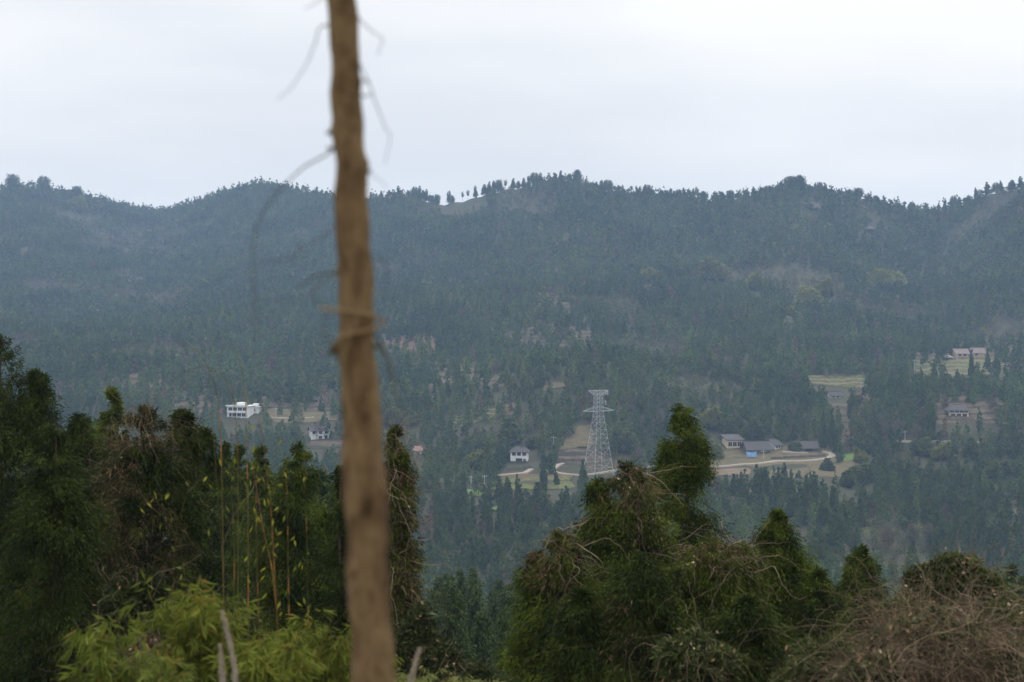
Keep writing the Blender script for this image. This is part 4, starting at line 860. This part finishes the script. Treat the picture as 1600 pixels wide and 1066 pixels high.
def grove_mesh(seed, c0, c1):
    rng = np.random.default_rng(seed); mb = MB()
    for k in range(6):
        dx, dy = rng.uniform(-2.6, 2.6, 2); hh = HB * rng.uniform(.6, 1.0) * (1 - .05 * dx * dx); f = rng.uniform(.75, 1.15)
        P, D, l, w, col = crown(rng, hh, rng.uniform(1.5, 2.3), lambda t: np.clip(t / .35 + .3, 0, 1) * np.clip(1.05 - t, 0, 1) ** .5, 70, 1900, .8, .5, np.array(c0) * f, np.array(c1) * f, z0=.1, droop=.0, cs=.36)
        leaves(mb, P + [dx, dy, 0], D, l, w, col, rng)
        tubes(mb, np.array([(dx * .5, dy * .5, -1), (dx, dy, hh * .5), (dx, dy, hh * .85)]), np.array([[.12, .09, .03]]), 4, (.09, .08, .04))
    return mb.mesh('grove', M['leaf_far'])
def inside_clear(px, v, vtop, rng):
    """trees that would stand on a field or in front of it"""
    kill = np.zeros(len(px), bool); rr = rng.random(len(px))
    for poly, strength, *vm_ in CLEAR:
        p = np.array(poly, float); x0, x1, v0, v1 = p[:, 0].min() - 4, p[:, 0].max() + 4, p[:, 1].min(), p[:, 1].max()
        near = (px > x0) & (px < x1) & (v > v0 - 2) & (vtop < v1)
        if not near.any(): continue
        hit = near & (in_poly(px, v, p) | in_poly(px, vtop + (v - vtop) * .25, p) | in_poly(px, (v + vtop) / 2, p))
        kill |= hit & (rr < strength) & ((v > vm_[0]) if vm_ else True)
    return kill
GROVES = [(1115, 436, 44, 'y', 'yellow-green bamboo clump high on the slope, left of three'), (1178, 452, 36, 'y', 'yellow-green bamboo clump high on the slope, middle of three'), (1262, 478, 44, 'y', 'lower half of the diagonal yellow-green bamboo grove'), (1287, 462, 36, 'y', 'upper half of the diagonal yellow-green bamboo grove'),
          (1372, 448, 40, 'y', 'left half of the widest yellow-green bamboo grove on the slope'), (1400, 450, 40, 'y', 'right half of the widest yellow-green bamboo grove on the slope'), (1013, 440, 34, 'y', 'faint yellow-green tree high on the middle slope'), (1232, 492, 20, 'y', 'small yellow-green tree below the diagonal grove'),
          (970, 704, 48, 'yg', 'yellow-green bamboo grove just right of the pylon'), (1110, 668, 44, 'yg', 'bamboo grove behind the slender spire cypress'), (1146, 680, 42, 'g', 'rounded grove above the beige house'), (1180, 686, 44, 'g', 'rounded grove above the long farmhouse'), (1112, 716, 36, 'yg', 'rounded leafy tree left of the beige house'),
          (1092, 690, 30, 'yg', 'leafy tree between the spire cypress and the beige house'), (800, 690, 50, 'g', 'broad rounded tree behind the white hipped-roof house'), (742, 730, 36, 'yg', 'pale olive tree left of the white hipped-roof house'), (835, 700, 24, 'g', 'green tree right of the white hipped-roof house'), (1242, 705, 22, 'yg', 'pale upright tree before the stone house'),
          (515, 604, 24, 'yg', 'pale tree above the long low farmhouse'), (440, 628, 32, 'yg', 'pale leafy tree between the white houses at left'), (415, 618, 20, 'yg', 'small pale tree right of the flat-roofed house'), (620, 662, 36, 'yg', 'pale spreading tree right of the bare near trunk'), (645, 664, 30, 'yg', 'pale spreading tree beyond the one nearest the trunk'),
          (705, 735, 22, 'y', 'small yellowish tree in the wood left of the crop field'), (1345, 722, 26, 'yg', 'leafy tree at the right end of the bright green plot'), (1352, 706, 24, 'yg', 'pale tree above the bright green plot'), (1440, 712, 36, 'yg', 'bamboo grove below the right-hand footpath, leftmost'), (1475, 716, 36, 'yg', 'bamboo grove below the right-hand footpath, middle'), (1512, 714, 36, 'yg', 'bamboo grove below the right-hand footpath, rightmost'), (1560, 745, 40, 'yg', 'bamboo grove near the right edge below the footpath'), (1590, 742, 36, 'g', 'rounded tree at the right edge below the footpath'),
          (1370, 560, 22, 'yg', 'pale tree left of the upper right terraces'), (1295, 735, 26, 'g', 'rounded tree in front of the dry field'), (1350, 752, 40, 'g', 'broad rounded tree below the bright green plot'), (1320, 760, 34, 'g', 'rounded tree among the conifers below the dry field'), (40, 385, 20, 'yg', 'faint pale tree high on the left slope'), (120, 330, 30, 'yg', 'faint olive tree below the left skyline'), (322, 345, 30, 'yg', 'faint olive tree below the rounded left summit')]
for a, vb, wpx, k, lab in GROVES: CLEAR.append(([(a - wpx * .45, vb - wpx * .5), (a + wpx * .45, vb - wpx * .5), (a + wpx * .36, vb + 7), (a - wpx * .36, vb + 7)], .8, vb - wpx * .35))
rng = np.random.default_rng(5)
def grid(sp, y0, y1, amax, jit=.45):
    ys = np.arange(y0, y1, sp); out = []
    for y in ys:
        w = amax * y; xs = np.arange(-w, w, sp); out.append(np.stack([xs, np.full_like(xs, y)], 1))
    g = np.concatenate(out); return g + rng.uniform(-jit, jit, g.shape) * sp
G = grid(5.6, 380, 2130, .43)
X, Y = G[:, 0], G[:, 1]; Z = height(X, Y); px, v = proj(X, Y, Z)
Rr = ridgeY(px); keep = (Y < Rr + 22)
dens = fbm(X / 110 + 7, Y / 110, 40, 4) + .35 * fbm(X / 30, Y / 30, 50, 3)
# sparse, scrubby belts where the photograph shows them
def blob(cx, cv, rx, rv): return np.exp(-((px - cx) / rx) ** 2 - ((v - cv) / rv) ** 2)
dens -= .4 * blob(900, 500, 90, 50) + .28 * blob(1150, 440, 200, 50) + .5 * blob(1380, 665, 70, 40) + .4 * blob(1420, 570, 130, 50) + .2 * blob(1300, 350, 150, 30) + .35 * blob(250, 600, 120, 45) + .35 * blob(1400, 860, 120, 40) + .3 * blob(200, 400, 150, 60)
dens += .35 * blob(900, 590, 120, 40) + .35 * blob(700, 800, 120, 60) + .3 * blob(1300, 800, 150, 50) + .35 * blob(720, 420, 120, 80) + .3 * blob(1340, 660, 30, 60)
is_con = dens > -.29
hgt = (7.4 + 4.6 * rng.random(len(X)) ** 1.4 + 2.4 * fbm(X / 50, Y / 50, 60, 2)) * np.where(is_con, 1, .55)
vtop = v - F * hgt / Y
# grassy saddle on the skyline stays open
saddle = (px > 688) & (px < 762) & (Y > Rr - 60)
ridge_open = (Y > Rr - 14) & (rng.random(len(X)) < np.where(px < 930, .35, .12)) & (px > 560)
keep &= ~saddle & ~ridge_open
keep &= ~inside_clear(px, v, vtop, rng)
keep &= (rng.random(len(X)) < np.where(dens < -.45, .55, .97))
X, Y, Z, px, v, vtop, hgt, is_con, dens = [a[keep] for a in (X, Y, Z, px, v, vtop, hgt, is_con, dens)]
print('far trees', len(X), 'conifers', is_con.sum())

protoC = [proto_mesh(200 + i, ['cone', 'cone', 'column', 'cone', 'column', 'cone'][i], 2600, .8, FC0, FC1, wid=[1, .85, 1, 1.15, .85, 1][i]) for i in range(6)]
protoN = [proto_mesh(220 + i, ['cone', 'column', 'cone', 'cone'][i], 11000, .36, FC0, FC1, wid=[.9, 1.0, .8, 1.05][i]) for i in range(4)]
def single(mesh, name, X, Y, Z, h, rngl, label, cat, group, wscale=1.0):
    o = bpy.data.objects.new(name, mesh); COL.objects.link(o)
    k = h / HB; o.location = (X, Y, Z); o.scale = (k * wscale, k * wscale, k); o.rotation_euler = (0, 0, rngl.random() * 6.28)
    return tag(o, label, cat, group)
# near side of the valley
rn = np.random.default_rng(8); nn = 0
hid = []
for (x0, x1, y0, y1, n, vt0, vt1) in [(655, 850, 90, 230, 38, 866, 965), (90, 165, 58, 95, 8, 632, 700), (330, 440, 70, 120, 8, 700, 760), (1180, 1440, 55, 110, 12, 900, 960), (480, 600, 70, 120, 6, 720, 780), (1540, 1640, 60, 110, 6, 890, 950)]:
    tries = 0; placed = []
    while len(placed) < n and tries < 3000:
        tries += 1; a = rn.uniform(x0, x1); y = y0 + (y1 - y0) * rn.random(); xx = (a - 800) / F * y
        vt = vt0 + (vt1 - vt0) * (1 - (y - y0) / (y1 - y0)) ** .8 * rn.uniform(.6, 1.1) + 14 * math.sin(a / 17.)
        zt = -(vt - HZ) / F * y; zg = hz(xx, y); h = zt - zg
        if h < 5 or h > 17 or any((xx - q[0]) ** 2 + (y - q[1]) ** 2 < 13 for q in placed): continue
        placed.append((xx, y))
        lab = {655: 'dark conifer in the group down the slope right of the bare near trunk', 90: 'small conifer down the slope between the left-edge cypress and the narrow cypress', 330: 'conifer on the slope behind the three small pointed cypresses', 1180: 'conifer on the slope behind the pointed cypresses at right', 480: 'conifer on the slope behind the bare near trunk', 1540: 'conifer below the right edge behind the bramble mound'}[x0]
        single(protoN[rn.integers(4)], 'conifer_tree', xx, y, zg - .2, h, rn, lab, 'tree', lab.replace('dark conifer', 'conifers').replace('small conifer', 'conifers').replace('conifer ', 'conifers ', 1), wscale=rn.uniform(.8, 1.1)); nn += 1
roundm = [proto_mesh(310 + i, 'round', 3000, .9, (.028, .046, .014), (.09, .12, .035)) for i in range(2)]
# skyline trees, one by one from the photograph: (column, top row, relative width)
SKY = [(596, 297, .7), (608, 295, .8), (623, 291, 1.1), (638, 297, .8), (648, 293, .9), (655, 290, 1.1), (661, 293, 1), (666, 294, 1), (676, 304, 1.1), (683, 303, .9), (743, 290, .9), (757, 285, 1), (764, 283, 1.1), (771, 281, 1), (779, 280, 1.1),
       (802, 279, 1), (810, 279, .9), (818, 276, 1), (826, 274, 1), (835, 271, 1.1), (845, 269, 1), (861, 274, .9), (868, 269, 1), (876, 265, .9), (890, 270, .6), (915, 283, .7), (923, 284, .8), (932, 284, 1), (940, 281, 1.1), (950, 282, 1.1), (966, 288, .9),
       (975, 293, .9), (986, 298, .9), (999, 292, .8), (1011, 290, 1.1), (1020, 297, .8), (1033, 295, 1), (1043, 297, .8), (1053, 297, .8), (1060, 295, .8), (1069, 293, 1.1), (1083, 291, .7), (1121, 302, 1), (1129, 299, 1), (1141, 297, 1), (1154, 298, 1.1),
       (1166, 297, 1), (1178, 292, 1), (1190, 293, 1.1), (1200, 290, 1.2), (1213, 289, 1), (1220, 281, .8), (1262, 289, .8), (1274, 284, .8), (1281, 285, .8), (1290, 287, .9), (1299, 293, 1.2), (1311, 295, 1.1), (1328, 296, 1.3), (1341, 294, 1.3), (1356, 300, 1.2),
       (1369, 304, 1.2), (1386, 313, 1.2), (1405, 316, 1.2), (1425, 318, 1), (1446, 316, 1.1), (1458, 323, .8), (1466, 320, .7), (1477, 308, .7), (1490, 305, .9), (1499, 307, .9), (1513, 303, .9), (1525, 293, .9), (1542, 284, .9), (1556, 284, .9), (1564, 280, 1), (1581, 277, 1.2), (1595, 274, 1.2)]
for i, (a, vt, w) in enumerate(SKY):
    y = float(ridgeY(a)) - 3; xx = (a - 800) / F * y; zg = hz(xx, y) - .4; h = max(5.5, -(vt - HZ) / F * y - zg)
    single([protoC[2], protoC[4], protoC[0], roundm[0], protoC[2]][(i * 7) % 5], 'conifer_tree', xx, y, zg, h * rn.uniform(.85, 1.0), rn, 'dark conifer in the row standing along the skyline ridge', 'tree', 'conifers along the skyline ridge', wscale=w * (1.1 if (i * 7) % 5 == 3 else 1.75) * min(1.15, 9 / h))
polem = proto_mesh(301, 'pole', 900, .7, FC0, FC1)
for (a, vt, lab) in [(701, 298, 'small lone tree with a bare stem on the grassy skyline saddle, leftmost'), (723, 300, 'small lone tree on the grassy skyline saddle, second from left'), (731, 297, 'tiny thin tree on the grassy skyline saddle, rightmost'), (790, 281, 'thin bare-stemmed tree between two skyline clumps'), (1089, 292, 'small bare-stemmed tree on the skyline beside a wider one')]:
    y = float(ridgeY(a)) - 3; xx = (a - 800) / F * y; zg = hz(xx, y) - .4; single(polem, 'lone_tree', xx, y, zg, max(6, -(vt - HZ) / F * y - zg), rn, lab, 'tree', None, .7)
for (a, vt, w, lab) in [(704, 306, 1.0, 'low round bush on the grassy skyline saddle'), (903, 267, .75, 'tall round-headed tree right of the summit conifers'), (1099, 300, .8, 'small round tree on the bare skyline gap'), (1232, 277, .8, 'left tree of the big round clump on the right-hand summit'), (1240, 277, .8, 'middle tree of the big round clump on the right-hand summit'), (1249, 276, .9, 'right tree of the big round clump on the right-hand summit'), (20, 274, 1, 'rounded tree on the skyline at the left edge'), (68, 277, 1, 'rounded tree on the left skyline shoulder'), (120, 292, 1.1, 'rounded tree where the left skyline starts to fall')]:
    y = float(ridgeY(a)) - 4; xx = (a - 800) / F * y; zg = hz(xx, y) - .6; single(roundm[int(a) % 2], 'broadleaf_tree', xx, y, zg, max(5, -(vt - HZ) / F * y - zg), rn, lab, 'tree', None, w)
# bamboo groves and broadleaf clumps that stand out on the far slope
YG0, YG1 = (.15, .17, .035), (.32, .32, .07)
grove_y = [grove_mesh(330 + i, YG0, YG1) for i in range(3)]
grove_g = [grove_mesh(340 + i, (.06, .085, .028), (.17, .2, .06)) for i in range(3)]
barem = [proto_mesh(350 + i, 'bare', 1500, 1.5, (.11, .095, .065), (.18, .155, .11)) for i in range(2)]
for i, (a, vb, wpx, k, lab) in enumerate(GROVES):
    P = ray(a, vb); s = P[1] / F; ms = {'y': grove_y, 'yg': [grove_y[0], grove_g[1], grove_g[0]], 'g': grove_g}[k][i % 3]
    h = wpx * s * (.8 if k != 'yg' or i % 2 else .9); single(ms, 'bamboo_grove' if ('bamboo' in lab) else 'broadleaf_tree', P[0], P[1], P[2] - .5, h, rn, lab, 'bamboo' if 'bamboo' in lab else 'tree', None, wscale=wpx * s / (8.2 * h / HB))
BARE = [(1385, 690, 30), (1405, 684, 26), (1370, 672, 26), (1432, 690, 26), (750, 870, 34), (770, 868, 28), (730, 874, 28), (1388, 858, 34), (1455, 856, 36), (1425, 850, 30), (1335, 690, 22), (1290, 540, 22), (920, 812, 28), (940, 820, 28), (905, 790, 22), (1175, 640, 24), (1135, 640, 22), (1235, 655, 22)]
for i, (a, vb, hp) in enumerate(BARE):
    P = ray(a, vb); single(barem[i % 2], 'bare_tree', P[0], P[1], P[2] - .4, hp * P[1] / F, rn, 'grey leafless tree among the conifers on the far slope', 'tree', 'leafless trees on the far slope')
# biggest conifers on the far slope stand as their own trees
vis = is_con & (px > -20) & (px < 1620) & (vtop < 900) & (v < 900) & ~((px < 640) & (v > 700)) & ~((px > 840) & (px < 1180) & (v > 790)) & ~((px < 220) & (v > 610)) & ~((px > 505) & (px < 600))
score = np.where(vis, hgt / Y, 0); order = np.argsort(-score); NI = max(0, 262 - nn - len(SKY))
sel = order[:NI]; rest = np.ones(len(X), bool); rest[sel] = False
for i in sel:
    below = v[i] > 765
    single(protoC[rn.integers(6)], 'conifer_tree', X[i], Y[i], Z[i] - .3, hgt[i], rn, 'dark conifer in the wood on the valley side below the village' if below else 'dark conifer at village height among the fields and houses', 'tree', 'conifers below the village' if below else 'conifers at village height', wscale=rn.uniform(.8, 1.1))
MARK = [(849, 764, 40, 'tall dark conifer on the near edge of the crop field, widest there'), (869, 758, 24, 'small conifer alone beside the bend of the pale track'), (911, 764, 46, 'dark conifer in front of the left foot of the pylon'), (781, 778, 32, 'conifer below the left end of the crop field'), (793, 782, 42, 'pointed conifer below the crop field, second from its left end'),
        (809, 786, 44, 'broad pointed conifer below the middle of the crop field'), (838, 790, 36, 'conifer below the widest one at the crop field'), (764, 786, 26, 'small conifer left of the crop field corner'), (1122, 772, 30, 'leftmost of the four small conifers on the tan plot below the beige house'), (1134, 774, 32, 'second of the four small conifers on the tan plot'), (1146, 776, 36, 'third of the four small conifers on the tan plot'),
        (1158, 778, 40, 'fourth and tallest of the small conifers on the tan plot'), (1190, 780, 56, 'tall dark conifer right of the four small ones on the tan plot'), (1181, 776, 50, 'tall dark conifer touching the one right of the four small ones'), (1216, 780, 50, 'conifer below the track bend under the long farmhouse'), (1236, 784, 48, 'conifer below the stone house track'),
        (1270, 790, 50, 'conifer below the dry field at right'), (1460, 596, 34, 'conifer on the lower edge of the upper right terraces, leftmost'), (1518, 590, 44, 'tall slim conifer in front of the twin yellow cottages'), (1543, 578, 34, 'slim conifer just right of the twin yellow cottages'), (1557, 584, 30, 'small conifer second right of the twin yellow cottages'), (1593, 566, 34, 'conifer at the right edge beside the upper terraces'),
        (1408, 628, 56, 'tall conifer between the striped terrace and the upper right terraces'), (1440, 640, 60, 'tall conifer left of the timber farmhouse'), (1456, 690, 64, 'tall conifer below left of the timber farmhouse'), (1329, 656, 40, 'conifer standing beside the brown terrace strip'), (1392, 622, 44, 'conifer at the left foot of the tall pair near the upper terraces'),
        (724, 616, 28, 'small conifer in the left part of the brown terraces right of the bare trunk'), (758, 604, 18, 'lone small conifer in the right part of the brown terraces'), (700, 620, 30, 'small conifer at the left edge of the brown terraces'), (1300, 700, 62, 'tall dark conifer above the track loop'), (1286, 700, 56, 'dark conifer behind the stone house, right side')]
for i, (a, vb, hp, lab) in enumerate(MARK):
    P = ray(a, vb); single(protoC[[0, 2, 3, 5][i % 4]], 'conifer_tree', P[0], P[1], P[2] - .3, hp * P[1] / F, rn, lab, 'tree', None, wscale=rn.uniform(.75, .95) * min(1.2, 11 / (hp * P[1] / F)))
# the forest and scrub nobody could count: one object each
def mass(name, mask, kinds, cols, label, cat, ntri_near, ntri_far, mat):
    mb = MB(); idx = np.nonzero(mask)[0]; r2 = np.random.default_rng(99)
    for band, (ya, yb, nt_, sz) in enumerate([(0, 820, ntri_near, .85), (820, 1250, (ntri_near + ntri_far) // 2, 1.15), (1250, 9999, ntri_far, 1.7)]):
        b = idx[(Y[idx] >= ya) & (Y[idx] < yb)]; pk = r2.integers(0, 6, len(b))
        for k in range(6):
            j = b[pk == k]
            if len(j) == 0: continue
            T, C = proto_tris(400 + k + 10 * band, kinds[k % len(kinds)], nt_, sz)
            th = r2.random(len(j)) * 6.28; c, s_ = np.cos(th), np.sin(th); sc = hgt[j] / HB; ws = sc * r2.uniform(.85, 1.25, len(j))
            Vx = T.reshape(-1, 3); n = len(Vx)
            out_ = np.empty((len(j), n, 3), np.float32)
            out_[:, :, 0] = (c[:, None] * Vx[None, :, 0] - s_[:, None] * Vx[None, :, 1]) * ws[:, None] + X[j][:, None]
            out_[:, :, 1] = (s_[:, None] * Vx[None, :, 0] + c[:, None] * Vx[None, :, 1]) * ws[:, None] + Y[j][:, None]
            out_[:, :, 2] = Vx[None, :, 2] * sc[:, None] + (Z[j] - .3)[:, None]
            ci = cols(j, r2)
            colr = (ci[:, None] * C.reshape(-1, 3)[None]).astype(np.float32)
            mb.add(out_.reshape(-1, 3), np.arange(len(j) * n).reshape(-1, 3), colr.reshape(-1, 3))
    return tag(mb.build(name, mat), label, cat, None, 'stuff')
def con_cols(j, r):
    f = r.random((len(j), 1)) * .55 + .45 * np.clip(fbm(X[j] / 60, Y[j] / 60, 70, 3)[:, None] + .5, 0, 1)
    c = np.array(FC0) * 1.15 * (1 - f) + np.array(FC1) * f
    c = c * (.82 + .34 * r.random((len(j), 1))); u = r.random(len(j)); pat = fbm(X[j] / 45 + 9, Y[j] / 45, 91, 3)
    odd = u < .03 + .09 * (pat > .18); c[odd] = np.array([.13, .14, .045]) * (.6 + .6 * r.random((odd.sum(), 1)))
    odd = u > .975 - .09 * (pat < -.22); c[odd] = np.array([.14, .10, .07]) * (.6 + .6 * r.random((odd.sum(), 1))); return c
def scr_cols(j, r):
    f = np.clip(r.random((len(j), 1)) * .6 + .5 * (fbm(X[j] / 40, Y[j] / 40, 80, 3)[:, None] + .3), 0, 1)
    c = np.array([.045, .062, .022]) * (1 - f) + np.array([.12, .095, .062]) * f; c = c * (.65 + .7 * r.random((len(j), 1)))
    y = r.random(len(j)) < .12; c[y] = np.array([.16, .17, .05]); return c
mass('forest', rest & is_con, ['cone', 'cone', 'column', 'cone', 'column', 'cone'], con_cols, 'dense dark conifer forest covering the far hillside up to the ridge', 'forest', 300, 80, M['leaf_far'])
mass('scrub', ~is_con, ['round'], scr_cols, 'olive and brown scrub filling the gaps in the far hillside forest', 'scrub', 200, 60, M['leaf_far'])
# grass and undergrowth close by
def undergrowth():
    r = np.random.default_rng(12); n = 60000; y = 9 + 40 * r.random(n) ** 1.2; x = r.uniform(-.42, .42, n) * y
    z = height(x, y); mb = MB(); f = r.random((n, 1)); c = np.array([.03, .04, .012]) * (1 - f) + np.array([.14, .12, .05]) * f
    lh = .12 + .3 * r.random(n) * (1 + .5 * fbm(x / 2, y / 2, 3)); leaves(mb, np.stack([x, y, z - .03], 1), norm(r.normal(size=(n, 3)) * [.4, .4, .1] + [0, 0, 1]), lh, .03, c, r)
    tag(mb.build('grass', M['leaf']), 'coarse grass and weeds on the bank below the camera', 'grass', None, 'stuff')
undergrowth()

# ------------------------------------------------------------------ haze
def haze(density):
    b = MB(); box(b, -2600, 2600, -300, 3200, -520, 200)
    m, t, o = base_mat('valley_haze')
    pv = N(t, 'ShaderNodeVolumePrincipled'); pv.inputs['Density'].default_value = density; pv.inputs['Color'].default_value = (.46, .67, 1.0, 1); pv.inputs['Anisotropy'].default_value = 0.0
    t.links.new(pv.outputs[0], o.inputs['Volume'])
    tag(b.build('haze', m), 'pale blue haze filling the valley air', 'haze', None, 'stuff')
haze(.00018)
